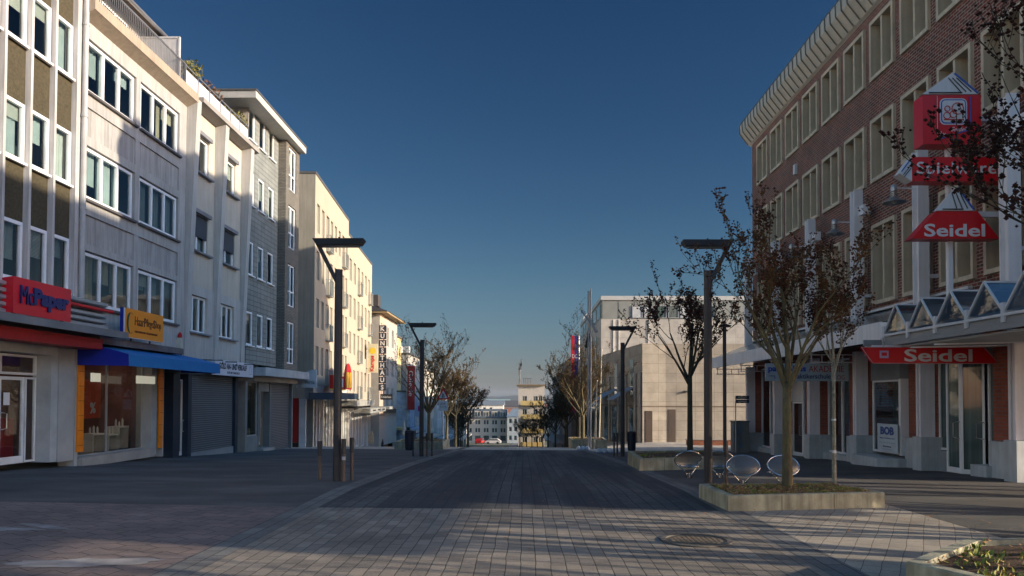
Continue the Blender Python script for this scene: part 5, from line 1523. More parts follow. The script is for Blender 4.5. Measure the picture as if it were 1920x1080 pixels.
# ------------------------------------------------------------------ street lamps
def street_lamp(x, y, s, label):
    z = gz(x, y)
    r = empty('street_lamp', (x, y, z)); tag(r, label, 'street lamp', 'dark angular street lamps along the road')
    mb = MB(); mb.tube([(0, 0, -.3), (0, 0, 1.2), (0, 0, 2.9), (0, 0, 4.35)], [.085, .085, .082, .078], 14); mb.build('pole', STEEL, r)
    mb = MB(); mb.tube([(0, 0, 4.35), (0, 0, 4.37)], .082, 14); mb.box(-.05, .05, -.088, -.08, .5, .95); mb.tube([(0, 0, 3.98), (0, 0, 4.0)], .086, 14); mb.build('collar', M('dark_collar', (.04, .036, .04), .5), r)
    mb = MB(); mb.bar((-.03 * s, 0, 4.1), (-.46 * s, 0, 4.94), .075, .075); mb.build('arm', STEEL, r)
    h = MB()
    h.prism([(-.52 * s, 4.985), (-.44 * s, 4.86), (.46 * s, 4.88), (.53 * s, 4.97), (.53 * s, 5.0), (-.52 * s, 5.0)], -.14, .14, 'y')
    h.build('lamp_head', M('lamp_head_metal', (.03, .03, .034), .4, .3), r)
    g = MB(); g.box(-.40 * s, .42 * s, -.1, .1, 4.845, 4.858); g.build('diffuser', M('lamp_diffuser', (.10, .10, .11), .3), r)
    g = MB(); g.tube([(0, 0, 5.0), (0, 0, 5.05)], .02, 6); g.build('sensor', BLACK, r)
    return r
street_lamp(-3.84, 15.8, 1, 'nearest dark angular street lamp on the left, before the navy canopy')
street_lamp(-3.83, 28.8, 1, 'farther dark angular street lamp on the left, between the hanging bin and the bare tree')
street_lamp(3.80, 15.9, -1, 'nearest dark angular street lamp on the right, behind the planter corner')
street_lamp(3.80, 29.6, -1, 'farther dark angular street lamp on the right, before the sandstone hall')

def bollard(x, y, h, label, r=.035, stickers=False):
    b = empty('bollard', (x, y, gz(x, y))); tag(b, label, 'bollard', 'slim steel bollards around the lamps')
    MB().tube([(0, 0, -.2), (0, 0, h - .02), (0, 0, h)], [r, r, r * .6], 10).build('post', M('bollard_steel', (.13, .10, .09), .4, .5, var=.15), b)
    MB().tube([(0, 0, h - .3), (0, 0, h + .012)], [r * 1.35, r * 1.35], 10).build('cap', STEEL, b)
    if stickers: MB().tube([(0, 0, h - .42), (0, 0, h - .35)], r * 1.12, 10).build('sticker', M('sticker_white', (.5, .5, .5), .5), b)
bollard(-4.28, 16.1, .80, 'slim bollard standing alone left of the nearest left lamp')
bollard(-3.68, 15.7, .86, 'slim bollard with a pale sticker just right of the nearest left lamp', stickers=True)
bollard(-3.58, 16.0, .88, 'slim bollard behind the stickered one beside the nearest left lamp')
bollard(3.98, 15.2, .86, 'slim bollard behind the near planter corner in front of the wire chairs', r=.03)
bollard(-3.6, 28.6, .85, 'slim bollard right of the farther left lamp')
bollard(-3.45, 28.9, .85, 'slim bollard farthest right beside the farther left lamp')
bollard(3.45, 29.4, .9, 'slim bollard left of the farther right lamp'); bollard(3.62, 29.8, .9, 'slim bollard close beside the farther right lamp')

def litter_bin(x, y, label, px=.11):
    b = empty('litter_bin', (x, y, gz(x, y))); tag(b, label, 'litter bin', 'dark litter bins on posts')
    MB().tube([(px, .0, -.2), (px, 0, .95)], .03, 8).build('post', STEEL, b)
    MB().tube([(-.04, 0, .22), (-.04, 0, .30), (-.04, 0, .85), (-.04, 0, .9)], [.13, .155, .17, .17], 16).build('bin_body', M('bin_blue', (.012, .018, .035), .45), b)
    MB().tube([(-.04, 0, .905), (-.04, 0, .95), (-.04, 0, .97)], [.175, .16, .08], 16).build('lid', BLACK, b)
litter_bin(-4.28, 29.0, 'dark blue rounded bin on a post left of the farther left lamp')
litter_bin(4.16, 29.4, 'dark blue rounded bin on a post right of the farther right lamp', -.13)

# ------------------------------------------------------------------ trees
def make_tree(name, loc, seed, h_trunk, height, spread, r0, label, bark, leaf, nleaf=10, lsize=.03, levels=4, limbs=6, up=.5, group=None, lean=(0, 0), leaf_from=2, droop=0.0, ls_mode='berry', extra=None):
    rr = random.Random(seed)
    tk, lm, lf = MB(), MB(), MB()
    tips = []
    top = Vector((lean[0], lean[1], h_trunk))
    tk.tube([(0, 0, -.3), (0, 0, 0), (lean[0] * .3, lean[1] * .3, h_trunk * .35), (lean[0] * .7, lean[1] * .7, h_trunk * .7), tuple(top)], [r0 * 1.25, r0 * 1.1, r0 * .95, r0 * .88, r0 * .85], 12)
    def grow(p, d, length, r, lev):
        n = 4 if lev < 3 else 3
        pts = [p.copy()]; rs = [r]
        q = p.copy(); dd = d.copy()
        for i in range(n):
            j = .10 + .05 * lev
            dd = (dd + Vector((rr.uniform(-1, 1), rr.uniform(-1, 1), rr.uniform(-.5, 1) * up)) * j).normalized()
            q = q + dd * (length / n)
            pts.append(q.copy()); rs.append(max(.0052, r * (1 - .6 * (i + 1) / n)))
        lm.tube([tuple(x) for x in pts], rs, 7 if lev == 0 else 5 if lev == 1 else 3, cap=False)
        if lev >= leaf_from:
            for x in pts[1:]: tips.append(x)
        if lev < levels:
            k = rr.randint(3, 4) if lev < 2 else rr.randint(2, 3)
            for i in range(k):
                t_ = rr.uniform(.25, 1.0) if i else 1.0
                f = t_ * n; i0 = min(n - 1, int(f)); bp = pts[i0].lerp(pts[i0 + 1], f - i0)
                side = Vector((rr.uniform(-1, 1), rr.uniform(-1, 1), rr.uniform(-.3, .6))).normalized()
                nd = (dd * (1.0 if lev else .8) + side * rr.uniform(.5, .95) + Vector((0, 0, up * .35))).normalized()
                grow(bp, nd, length * rr.uniform(.45, .68), rs[i0] * rr.uniform(.45, .62), lev + 1)
    for i in range(limbs):
        a = 2 * math.pi * (i + rr.uniform(-.25, .25)) / limbs
        out = rr.uniform(.6, 1.0)
        if extra and i < len(extra): a, out = extra[i]
        d = Vector((math.cos(a) * out, math.sin(a) * out, up + rr.uniform(.2, .9))).normalized()
        p = top * rr.uniform(.86, 1.0)
        ln = min(spread / max(.2, math.hypot(d.x, d.y)), (height - h_trunk) / max(.2, d.z)) * .62
        grow(p, d, ln, r0 * rr.uniform(.42, .6), 0)
    grow(top, Vector((rr.uniform(-.1, .1), rr.uniform(-.1, .1), 1)), (height - h_trunk) * .62, r0 * .72, 0)
    for x in tips:
        for k in range(nleaf):
            if rr.random() < .35: continue
            c = x + Vector((rr.gauss(0, 1), rr.gauss(0, 1), rr.gauss(0, 1) - droop)) * (.028 if ls_mode == 'berry' else .05)
            s = lsize * rr.uniform(.5, 1.25)
            if ls_mode == 'berry':
                lf.add([(c.x + s, c.y, c.z), (c.x - s, c.y, c.z), (c.x, c.y + s, c.z), (c.x, c.y - s, c.z), (c.x, c.y, c.z + s * .8), (c.x, c.y, c.z - s * .8)],
                       [(0, 2, 4), (2, 1, 4), (1, 3, 4), (3, 0, 4), (2, 0, 5), (1, 2, 5), (3, 1, 5), (0, 3, 5)])
            else:
                e = Euler((rr.uniform(0, 6), rr.uniform(0, 6), rr.uniform(0, 6))).to_matrix()
                lf.add([tuple(c + e @ Vector(pp)) for pp in ((-s, -s * .5, 0), (s, -s * .3, 0), (s * .8, s * .5, 0), (-s * .5, s * .4, 0))], [(0, 1, 2, 3)])
    r = empty(name, loc); tag(r, label, 'tree', group)
    tk.build('trunk', bark, r, smooth=True); lm.build('limbs', bark, r, smooth=True)
    if lf.v: lf.build('crown', leaf, r)
    return r
t = NT('mossy_bark'); oc = t.tc.outputs['Object']
n1 = t.noise(t.mapping(oc, (14, 14, 5)), 1.0, 6, .7)
c = t.ramp(n1, [(.3, (.05, .04, .028)), (.7, (.17, .14, .075))])
c = t.mix(t.ramp(t.noise(oc, 3, 3), [(.45, 0), (.75, .6)]), c, (.15, .135, .045))
t.set(Base_Color=c, Roughness=.9); t.bump(t.noise(t.mapping(oc, (30, 30, 8)), 1.0, 5, .7), .8, .02)
MOSS = t.mat
t = NT('dark_bark'); oc = t.tc.outputs['Object']
n1 = t.noise(t.mapping(oc, (14, 14, 4)), 1.0, 6, .7)
t.set(Base_Color=t.ramp(n1, [(.3, (.022, .02, .015)), (.7, (.065, .058, .035))]), Roughness=.9); t.bump(n1, .6, .02)
BARK = t.mat
def leafmat(name, stops):
    t = NT(name); oc = t.tc.outputs['Object']
    t.set(Base_Color=t.ramp(t.noise(oc, 2.3, 4, .7), stops), Roughness=.7, Specular_IOR_Level=.25); return t.mat
BERRY = leafmat('dried_dark_red_fruit', [(.35, (.035, .012, .009)), (.52, (.11, .038, .018)), (.68, (.24, .12, .035))])
BERRY2 = leafmat('dried_dark_fruit', [(.3, (.028, .012, .010)), (.55, (.075, .025, .017)), (.75, (.15, .055, .025))])
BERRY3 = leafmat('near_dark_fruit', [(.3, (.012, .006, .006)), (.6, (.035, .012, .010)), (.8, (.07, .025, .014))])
TWIG = leafmat('brown_twig_leaf', [(.3, (.04, .025, .012)), (.6, (.10, .06, .02)), (.8, (.14, .10, .03))])
EVERG = leafmat('dark_evergreen', [(.3, (.010, .014, .010)), (.6, (.028, .034, .018)), (.8, (.06, .05, .02))])
make_tree('fruit_tree', (4.30, 12.62, .22), 21, 1.70, 4.15, .92, .080, 'mossy trunked tree with dried dark red fruit in the sunlit planter', MOSS, BERRY, 3, .023, 4, 5, 1.1, group='fruit trees in the planters', leaf_from=2)
make_tree('fruit_tree', (4.72, 21.9, .0), 34, 2.3, 4.75, 1.3, .08, 'fruit tree behind the wire chairs in front of the pale wall', BARK, BERRY2, 3, .026, 4, 5, .7, group='fruit trees in the planters', leaf_from=2)
make_tree('fruit_tree', (6.85, 7.5, .2), 45, 2.1, 5.4, 2.35, .10, 'fruit tree reaching into the upper right with dark berry clusters before the red signs', BARK, BERRY3, 3, .027, 4, 6, .55, group='fruit trees in the planters', leaf_from=2, extra=[(R(172), 1.0), (R(150), .9), (R(128), .8), (R(100), .7), (R(190), .8)])
make_tree('young_tree', (5.27, 13.15, .2), 52, 2.1, 3.6, .55, .035, 'thin young tree with a pale trunk in the right half of the planter', M('pale_bark', (.26, .24, .19), .8, var=.4, sc=20), BERRY, 3, .022, 3, 4, .8)
mb = MB(); yt = bpy.data.objects['young_tree']
mb.tube([(0, 0, .55), (0, 0, .6)], .04, 8); mb.tube([(0, 0, 1.1), (0, 0, 1.13)], .04, 8); mb.build('tree_tie', WHITE, yt)
make_tree('bare_tree', (-5.0, 40.5, gz(-5, 40.5)), 61, 2.0, 6.2, 2.2, .10, 'bare winter tree in the left planter beside the triangular warning sign', MOSS, TWIG, 1, .03, 4, 7, .6, group='bare street trees')
make_tree('bare_tree', (-4.6, 46, gz(-4.6, 46)), 62, 2.0, 5.6, 1.9, .09, 'second bare tree close behind the one beside the warning sign', MOSS, TWIG, 2, .035, 4, 6, .6, group='bare street trees')
make_tree('bare_tree', (3.35, 43.5, gz(3.35, 43.5)), 64, 2.0, 6.2, 2.3, .11, 'bare greenish tree in the right planter left of the tall double mast', MOSS, TWIG, 2, .03, 4, 7, .55, group='bare street trees')
rr = random.Random(77)
lst = [(-4.7, 53, 5.0, 1), (-4.5, 62, 4.8, 1), (-6.2, 72, 5.0, 2), (-7.4, 84, 5.4, 2), (-8.2, 97, 5.8, 2), (-9.2, 112, 6, 2), (-10.4, 130, 6, 2),
       (3.6, 50, 6.0, 1), (3.9, 57, 6.4, 2), (3.6, 64, 6.2, 2), (3.9, 72, 6.6, 2), (3.3, 80, 6.4, 2), (3.7, 90, 6.6, 2), (3.2, 101, 6.4, 2), (2.8, 112, 6.2, 2), (2.2, 124, 6, 2), (1.5, 138, 6, 2), (.6, 150, 5.5, 2), (-.8, 160, 5, 2)]
for i, (x, y, h, k) in enumerate(lst):
    nth = ['nearest', 'second', 'third', 'fourth', 'fifth', 'sixth', 'seventh', 'eighth', 'ninth', 'tenth', 'eleventh', 'last'][i if i < 7 else i - 7]
    lb = '%s %s tree down the hill on the %s side of the street' % (nth, ('bare brownish', 'dark leafy')[k - 1], 'left' if i < 7 else 'right')
    make_tree('street_tree', (x, y, gz(x, y)), 100 + i, 2.3, h, 1.7, .10, lb, BARK, TWIG if k == 1 else EVERG, 2 if k == 1 or y > 100 else 4, .05, 4, 5, .6, group='street trees down the hill', ls_mode='leaf', leaf_from=2)
# added unseen trees that shade the paving are made with the light blocker
# ------------------------------------------------------------------ planters
def planter(name, loc_poly, z, h, label, grassn, seed, soilc=(.10, .055, .03), wallc=(.40, .375, .27)):
    cx = sum(p[0] for p in loc_poly) / len(loc_poly); cy = sum(p[1] for p in loc_poly) / len(loc_poly)
    r = empty(name, (cx, cy, z)); tag(r, label, 'planter', 'low concrete planters')
    P = [(p[0] - cx, p[1] - cy) for p in loc_poly]
    t = .12
    def inset(P, t):
        out = []
        n = len(P)
        for i in range(n):
            a, b, c = Vector(P[i - 1]), Vector(P[i]), Vector(P[(i + 1) % n])
            d1 = (b - a).normalized(); d2 = (c - b).normalized()
            n1 = Vector((-d1.y, d1.x)); n2 = Vector((-d2.y, d2.x))
            bis = (n1 + n2).normalized(); k = t / max(.3, bis.dot(n1)); out.append((b.x + bis.x * k, b.y + bis.y * k))
        return out
    I = inset(P, t)
    n = len(P); mb = MB()
    vs = [(p[0], p[1], -.1) for p in P] + [(p[0], p[1], h - .015) for p in P] + [(p[0] + (q[0] - p[0]) * .12, p[1] + (q[1] - p[1]) * .12, h) for p, q in zip(P, I)] + [(p[0], p[1], h) for p in I] + [(p[0], p[1], h - .15) for p in I]
    fs = []
    for k in range(4):
        for i in range(n): j = (i + 1) % n; fs.append((k * n + i, k * n + j, (k + 1) * n + j, (k + 1) * n + i))
    mb.add(vs, fs); mb.build('kerb', M('mossy_concrete', wallc, .9, var=.35, sc=3.5, bump=.5, bsc=50, streak=.45), r)
    jm = MB()
    for i in range(n):
        a, b = Vector(P[i]), Vector(P[(i + 1) % n]); Ld = (b - a).length
        k = int(Ld // .95)
        for q in range(1, k + 1):
            c = a.lerp(b, q / (k + 1)); d = (b - a).normalized()
            nn = Vector((d.y, -d.x))
            e = .004
            jm.add([(c.x - d.x * .005 + nn.x * e, c.y - d.y * .005 + nn.y * e, 0), (c.x + d.x * .005 + nn.x * e, c.y + d.y * .005 + nn.y * e, 0), (c.x + d.x * .005 + nn.x * e, c.y + d.y * .005 + nn.y * e, h - .01), (c.x - d.x * .005 + nn.x * e, c.y - d.y * .005 + nn.y * e, h - .01)], [(0, 1, 2, 3)])
    if jm.v: jm.build('joint', M('dark_joint', (.02, .02, .018), .9), r)
    sb = MB(); m = 10
    # bumpy soil
    sv = [(p[0], p[1], h - .05) for p in I]
    rr = random.Random(seed)
    c0 = (0, 0, h - .0)
    mid = [((p[0]) * .55, p[1] * .55, h - .0 + rr.uniform(-.02, .03)) for p in I]
    sb.add(sv + mid + [c0], [(i, (i + 1) % n, n + (i + 1) % n, n + i) for i in range(n)] + [(n + i, n + (i + 1) % n, 2 * n) for i in range(n)])
    sb.build('soil', M('leaf_litter_soil', soilc, .95, var=.6, sc=22, bump=1.0, bsc=60), r, smooth=True)
    # ground cover
    minx, maxx = min(p[0] for p in I), max(p[0] for p in I); miny, maxy = min(p[1] for p in I), max(p[1] for p in I)
    def inside(x, y):
        for i in range(n):
            a, b = I[i], I[(i + 1) % n]
            if (b[0] - a[0]) * (y - a[1]) - (b[1] - a[1]) * (x - a[0]) < .01: return False
        return True
    gb, lb_ = MB(), MB()
    cnt = 0
    tuft = [(rr.uniform(minx, maxx), rr.uniform(miny, maxy)) for _ in range(max(6, grassn // 60))]
    while cnt < grassn:
        tx, ty = rr.choice(tuft); x = tx + rr.gauss(0, .13); y = ty + rr.gauss(0, .1)
        cnt += 1
        if not inside(x, y): continue
        hh = rr.uniform(.02, .075); a = rr.uniform(0, 6.28); w = rr.uniform(.010, .022); ll = rr.uniform(-.05, .05)
        ca, sa = math.cos(a) * w, math.sin(a) * w
        zz = h - .04
        gb.add([(x - ca, y - sa, zz), (x + ca, y + sa, zz), (x + ca * .7 + ll, y + sa * .7 + ll, zz + hh * .7), (x + ll * 1.8, y + ll * 1.5, zz + hh)], [(0, 1, 2, 3)])
    for k in range(grassn // 2):
        x, y = rr.uniform(minx, maxx), rr.uniform(miny, maxy)
        if not inside(x, y): continue
        s = rr.uniform(.012, .035); a = rr.uniform(0, 6); zz = h - .0 + rr.uniform(-.02, .015)
        lb_.add([(x + s * math.cos(a), y + s * math.sin(a), zz + rr.uniform(0, .02)), (x + s * math.cos(a + 1.6), y + s * math.sin(a + 1.6), zz), (x + s * math.cos(a + 3.1), y + s * math.sin(a + 3.1), zz + rr.uniform(0, .02)), (x + s * math.cos(a + 4.7), y + s * math.sin(a + 4.7), zz)], [(0, 1, 2, 3)])
    g = gb.build('grass', GRASSM, None, loc=(cx, cy, z)); tag(g, 'short green ground cover in the ' + label.split(',')[0], 'grass', kind='stuff')
    if lb_.v:
        l = lb_.build('leaves', LITTER, None, loc=(cx, cy, z)); tag(l, 'dry brown leaves on the soil of the ' + label.split(',')[0], 'leaves', kind='stuff')
    return r
t = NT('ground_cover_green'); oc = t.tc.outputs['Object']
t.set(Base_Color=t.ramp(t.noise(oc, 3.5, 4, .7), [(.3, (.09, .15, .02)), (.5, (.24, .27, .04)), (.7, (.42, .32, .09))]), Roughness=.7); GRASSM = t.mat
t = NT('dry_leaf'); oc = t.tc.outputs['Object']
t.set(Base_Color=t.ramp(t.noise(oc, 12, 3, .7), [(.3, (.14, .05, .02)), (.5, (.36, .17, .06)), (.7, (.62, .42, .22))]), Roughness=.8); LITTER = t.mat
planter('planter', [(3.02, 11.42), (5.56, 11.95), (5.35, 13.3), (2.95, 13.0)], 0, .235, 'sunlit hexagonal planter around the mossy tree, moss stained concrete', 3600, 3)
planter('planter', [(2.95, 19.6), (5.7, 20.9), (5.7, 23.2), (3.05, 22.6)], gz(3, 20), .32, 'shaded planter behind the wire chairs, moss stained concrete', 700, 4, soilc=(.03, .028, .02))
planter('planter', [(3.12, 6.35), (3.6, 5.2), (8.2, 5.0), (8.4, 7.9), (4.2, 7.4)][::1], 0, .34, 'cut off planter in the lower right corner, bare concrete edge', 1300, 5, soilc=(.12, .045, .025), wallc=(.30, .28, .22))
planter('planter', [(-6.6, 39.2), (-4.1, 39.0), (-4.0, 41.6), (-6.6, 41.6)], gz(-5, 40) - .0, .42, 'left planter past the crest holding the bare tree, pale concrete', 500, 6, wallc=(.30, .28, .22))
planter('planter', [(2.6, 41.6), (4.5, 41.4), (4.6, 44.6), (2.6, 44.6)], gz(3, 42), .5, 'right planter past the crest by the tall double mast, pale concrete', 500, 7, wallc=(.28, .26, .19))

# ------------------------------------------------------------------ wire chairs
t = NT('chair_mesh'); oc = t.tc.outputs['Object']
a = t.math('SINE', t.math('MULTIPLY', t.new('ShaderNodeSeparateXYZ').outputs[0], 1.0))
sp = t.new('ShaderNodeSeparateXYZ'); t.link(oc, sp.inputs[0])
ax = t.math('ABSOLUTE', t.math('SINE', t.math('MULTIPLY', sp.outputs[0], 210.0))); az_ = t.math('ABSOLUTE', t.math('SINE', t.math('MULTIPLY', sp.outputs[2], 210.0)))
mk = t.math('GREATER_THAN', t.math('MAXIMUM', ax, az_), .72)
tr = t.new('ShaderNodeBsdfTransparent'); mx = t.new('ShaderNodeMixShader')
t.set(Base_Color=(.20, .20, .205), Metallic=.5, Roughness=.45)
t.link(mk, mx.inputs[0]); t.link(tr.outputs[0], mx.inputs[1]); t.link(t.b.outputs[0], mx.inputs[2]); t.link(mx.outputs[0], t.n['Material Output'].inputs[0])
MESHM = t.mat
t = NT('chrome_tube'); t.set(Base_Color=(.6, .6, .62), Metallic=1.0, Roughness=.18); CHROME = t.mat
def wire_chair(first=None):
    r = empty('wire_chair', (0, 0, 0))
    # oval shell: back leaning, seat dished
    a, b = .31, .30
    rings = []
    mb = MB(); n = 28
    def P(u, v):  # unit disc -> shell point
        x = u * a; s = v * b
        zz = .415 + s * .62; yy = s * .36 - .10 * (1 - u * u - v * v) - .05
        return (x, -yy * 1.0 + .0, zz)
    vs = [P(0, 0)]
    for k in range(1, 6):
        for i in range(n): th = 2 * math.pi * i / n; vs.append(P(k / 5 * math.cos(th), k / 5 * math.sin(th)))
    fs = [(0, 1 + i, 1 + (i + 1) % n) for i in range(n)]
    for k in range(4):
        for i in range(n): j = (i + 1) % n; fs.append((1 + k * n + i, 1 + (k + 1) * n + i, 1 + (k + 1) * n + j, 1 + k * n + j))
    mb.add(vs, fs); mb.build('backrest', MESHM, r, smooth=True)
    sb = MB(); vs = [(0, -.02, .235)]
    for k in range(1, 4):
        for i in range(n): th = 2 * math.pi * i / n; vs.append((.25 * k / 3 * math.cos(th), .20 * k / 3 * math.sin(th) - .05, .24 + .03 * (k / 3) ** 2))
    fs = [(0, 1 + i, 1 + (i + 1) % n) for i in range(n)]
    for k in range(2):
        for i in range(n): j = (i + 1) % n; fs.append((1 + k * n + i, 1 + (k + 1) * n + i, 1 + (k + 1) * n + j, 1 + k * n + j))
    sb.add(vs, fs); sb.build('seat', MESHM, r, smooth=True)
    rim = MB(); rim.tube([P(math.cos(2 * math.pi * i / 36), math.sin(2 * math.pi * i / 36)) for i in range(37)], .014, 7, cap=False)
    rim.tube([(.26 * math.cos(2 * math.pi * i / 28), .21 * math.sin(2 * math.pi * i / 28) - .05, .27) for i in range(29)], .011, 6, cap=False)
    rim.build('rim', CHROME, r, smooth=True)
    for s in (-1, 1):
        lg = MB(); lg.tube([(s * .25, .10, .36), (s * .20, .05, .25), (s * .07, -.02, .12), (s * .05, -.02, 0)], .013, 6); lg.build('leg', CHROME, r, smooth=True)
    fb = MB(); fb.tube([(0, .0, .12), (0, 0, 0)], .02, 6); fb.tube([(-.1, -.02, .12), (.1, -.02, .12)], .012, 6); fb.build('base', CHROME, r)
    return r
c0 = wire_chair()
spots = [(3.68, 17.2, 10, 1.0, 'wire chair farthest left, its pale mesh back catching the light'), (4.36, 17.2, -6, 1.0, 'wire chair second from the left, behind the lamp and the slim bollard'),
         (4.22, 14.9, 176, 1.0, 'wire chair third from the left, turned away behind the planter'), (4.98, 14.9, 186, 1.0, 'wire chair partly hidden behind the mossy tree trunk')]
for i, (x, y, a, s, lb) in enumerate(spots):
    c = c0 if i == 0 else copy_obj(c0)
    c.location = (x, y, gz(x, y)); c.rotation_euler = (0, 0, R(a)); tag(c, lb, 'chair', 'wire mesh chairs by the planter')

# ------------------------------------------------------------------ utility box, street sign, poles
ub = empty('utility_box', (9.75, 35.2, gz(9.7, 35.2))); tag(ub, 'grey utility box with blue graffiti at the far corner of the brick building', 'utility box')
MB().box(-.25, .45, -.25, .25, 0, 1.38).build('cabinet', M('box_grey', (.20, .21, .21), .7, var=.15, streak=.2), ub)
MB().box(-.29, .49, -.29, .29, 1.383, 1.43).build('lid', M('box_lid', (.14, .15, .15), .6), ub)
mb = MB(); rr = random.Random(2)
for k in range(9):
    pts = []; x, z = rr.uniform(-.2, .0), rr.uniform(.25, 1.1)
    for q in range(7): x = max(-.22, min(.10, x + rr.uniform(-.1, .1))); z += rr.uniform(-.1, .12); pts.append((x, -.256, z))
    mb.tube(pts, .014, 4)
mb.build('graffiti', M('graffiti_blue', (.05, .22, .45), .5), ub)
ss = empty('street_sign', (9.75, 34.6, gz(9.7, 34.6))); tag(ss, 'small dark double street name sign on a thin post beside the utility box', 'sign')
MB().tube([(-.25, 0, 0), (-.25, 0, 2.5)], .025, 6).build('post', GALV, ss)
MB().box(-.25, .35, -.02, .02, 2.22, 2.38).box(-.25, .35, -.02, .02, 2.40, 2.55).build('sign_board', M('sign_darkblue', (.05, .06, .10), .4), ss)
MB().box(-.15, .25, -.026, -.021, 2.28, 2.32).box(-.15, .25, -.026, -.021, 2.46, 2.50).build('lettering', PALE, ss)
lp = empty('thin_pole', (5.6, 21.5, gz(5.6, 21.5))); tag(lp, 'thin dark pole between the two fruit trees, right of the nearest lamp', 'pole')
MB().tube([(0, 0, -.2), (0, 0, 3.9)], .05, 8).build('post', STEEL, lp); MB().tube([(0, 0, 3.9), (0, 0, 3.95), (0, 0, 4.0)], [.16, .16, .05], 10).build('lamp_cap', STEEL, lp)

# warning sign on the left planter
ws = empty('warning_sign', (-4.15, 39.6, gz(-4.15, 39.6) + .35)); tag(ws, 'triangular red and white warning sign over a small white plate by the bare tree', 'traffic sign')
MB().tube([(0, 0, 0), (0, 0, 2.75)], .03, 8).build('post', GALV, ws)
MB().prism([(-.34, 2.2), (.34, 2.2), (0, 2.82)], -.05, -.03, 'y').build('red_rim', RED, ws)
MB().prism([(-.22, 2.27), (.22, 2.27), (0, 2.67)], -.06, -.052, 'y').build('white_field', WHITE, ws)
MB().prism([(-.07, 2.29), (-.02, 2.29), (-.01, 2.5), (-.04, 2.56)], -.068, -.062, 'y').prism([(.02, 2.29), (.07, 2.29), (.04, 2.52), (.01, 2.5)], -.068, -.062, 'y').build('symbol', BLACK, ws)
MB().box(-.24, .24, -.05, -.03, 1.62, 2.14).build('plate', WHITE, ws)
text('LKW\n7-11 h', ws, 0, -.053, 1.9, w=.32, h=.28, mat=BLACK, extrude=.002)

# tall double mast with comb shaped panels
ma = empty('double_mast', (3.42, 40.2, gz(3.4, 40.2))); tag(ma, 'tall pale double mast with toothed comb shaped panels near its top', 'mast')
zt = 1.65 + 208 * 40.2 / 1440 - gz(3.4, 40.2)
MB().tube([(-.05, 0, 0), (-.05, 0, zt - .15)], .05, 8).tube([(.07, 0, 0), (.07, 0, zt)], .045, 8).build('pole', M('mast_pale', (.46, .45, .43), .5, .3, var=.1), ma)
CMB = M('comb_metal', (.42, .42, .42), .5, .3)
for (x, z, a) in ((-.20, 6.05, -35), (.20, 5.55, -22), (-.12, 4.8, 10)):
    c = MB(); h = .40
    c.box(-.04, .04, -.03, .03, -h, h)
    for k in range(7): c.box(.045, .13, -.02, .02, -h + .02 + k * .115, -h + .08 + k * .115)
    ob = c.build('comb_panel', CMB if z > 5 else DARKROOM, ma, loc=(x, 0, z + .9)); ob.rotation_euler = (0, R(a), 0)
for i, (x, y, h, lb) in enumerate(((3.75, 41, 3.6, 'slanting pale flag pole right of the double mast'), (3.95, 42, 2.6, 'short pale pole beside the slanting flag pole'), (4.35, 44.5, 5.6, 'pale pole leaning slightly before the hall awning'))):
    p = empty('flag_pole', (x, y, gz(x, y))); tag(p, lb, 'pole', 'pale poles right of the double mast')
    MB().tube([(0, 0, -.2), (.15 if i != 1 else 0, 0, h)], [.045, .03], 8).build('shaft', M('pole_cream', (.50, .47, .38), .6), p)
    MB().tube([(.15 if i != 1 else 0, 0, h), (.15 if i != 1 else 0, 0, h + .06)], .05, 8).build('finial', GALV, p)
b2 = empty('banner', (3.98, 60, gz(4, 60))); tag(b2, 'tall red and blue vertical banner with pale initials above the right hand trees', 'banner')
zz = gz(4, 60)
MB().tube([(.33, 0, 0), (.33, 0, 6.7 - zz)], .04, 6).build('flag_pole', GALV, b2)
MB().box(-.30, -.02, -.02, .02, .6 - zz, 6.6 - zz).build('red_half', M('banner_red2', (.40, .01, .02), .8), b2)
MB().box(-.018, .30, -.02, .02, .6 - zz, 6.6 - zz).build('blue_half', M('banner_blue', (.02, .03, .22), .8), b2)
text('DC', b2, .0, -.03, 5.0 - zz, w=.42, h=.3, mat=PALE, extrude=.003)

# domed stones on the crest
DOM = M('white_dome', (.60, .62, .66), .5, var=.05); DOMB = M('dome_blue', (.05, .12, .35), .5)
for i in range(8):
    if i < 3: x, y = 2.78 + i * .22, 38.9
    else: x, y = 3.35 + (i - 3) * .26, 34.4
    d = empty('dome_bollard', (x, y, gz(x, y))); tag(d, 'small white dome with a blue base ring, %s of the %s' % (['first', 'second', 'third', 'first', 'second', 'third', 'fourth', 'last'][i], 'back row of three' if i < 3 else 'front row of five'), 'bollard', 'white domes near the right planter')
    MB().tube([(0, 0, 0), (0, 0, .06), (0, 0, .13), (0, 0, .19), (0, 0, .21)], [.12, .125, .11, .07, .02], 14).build('dome', DOM, d, smooth=True)
    MB().tube([(0, 0, -.05), (0, 0, .02)], .13, 14).build('base_ring', DOMB, d)  # blue foot of the dome, its own colour

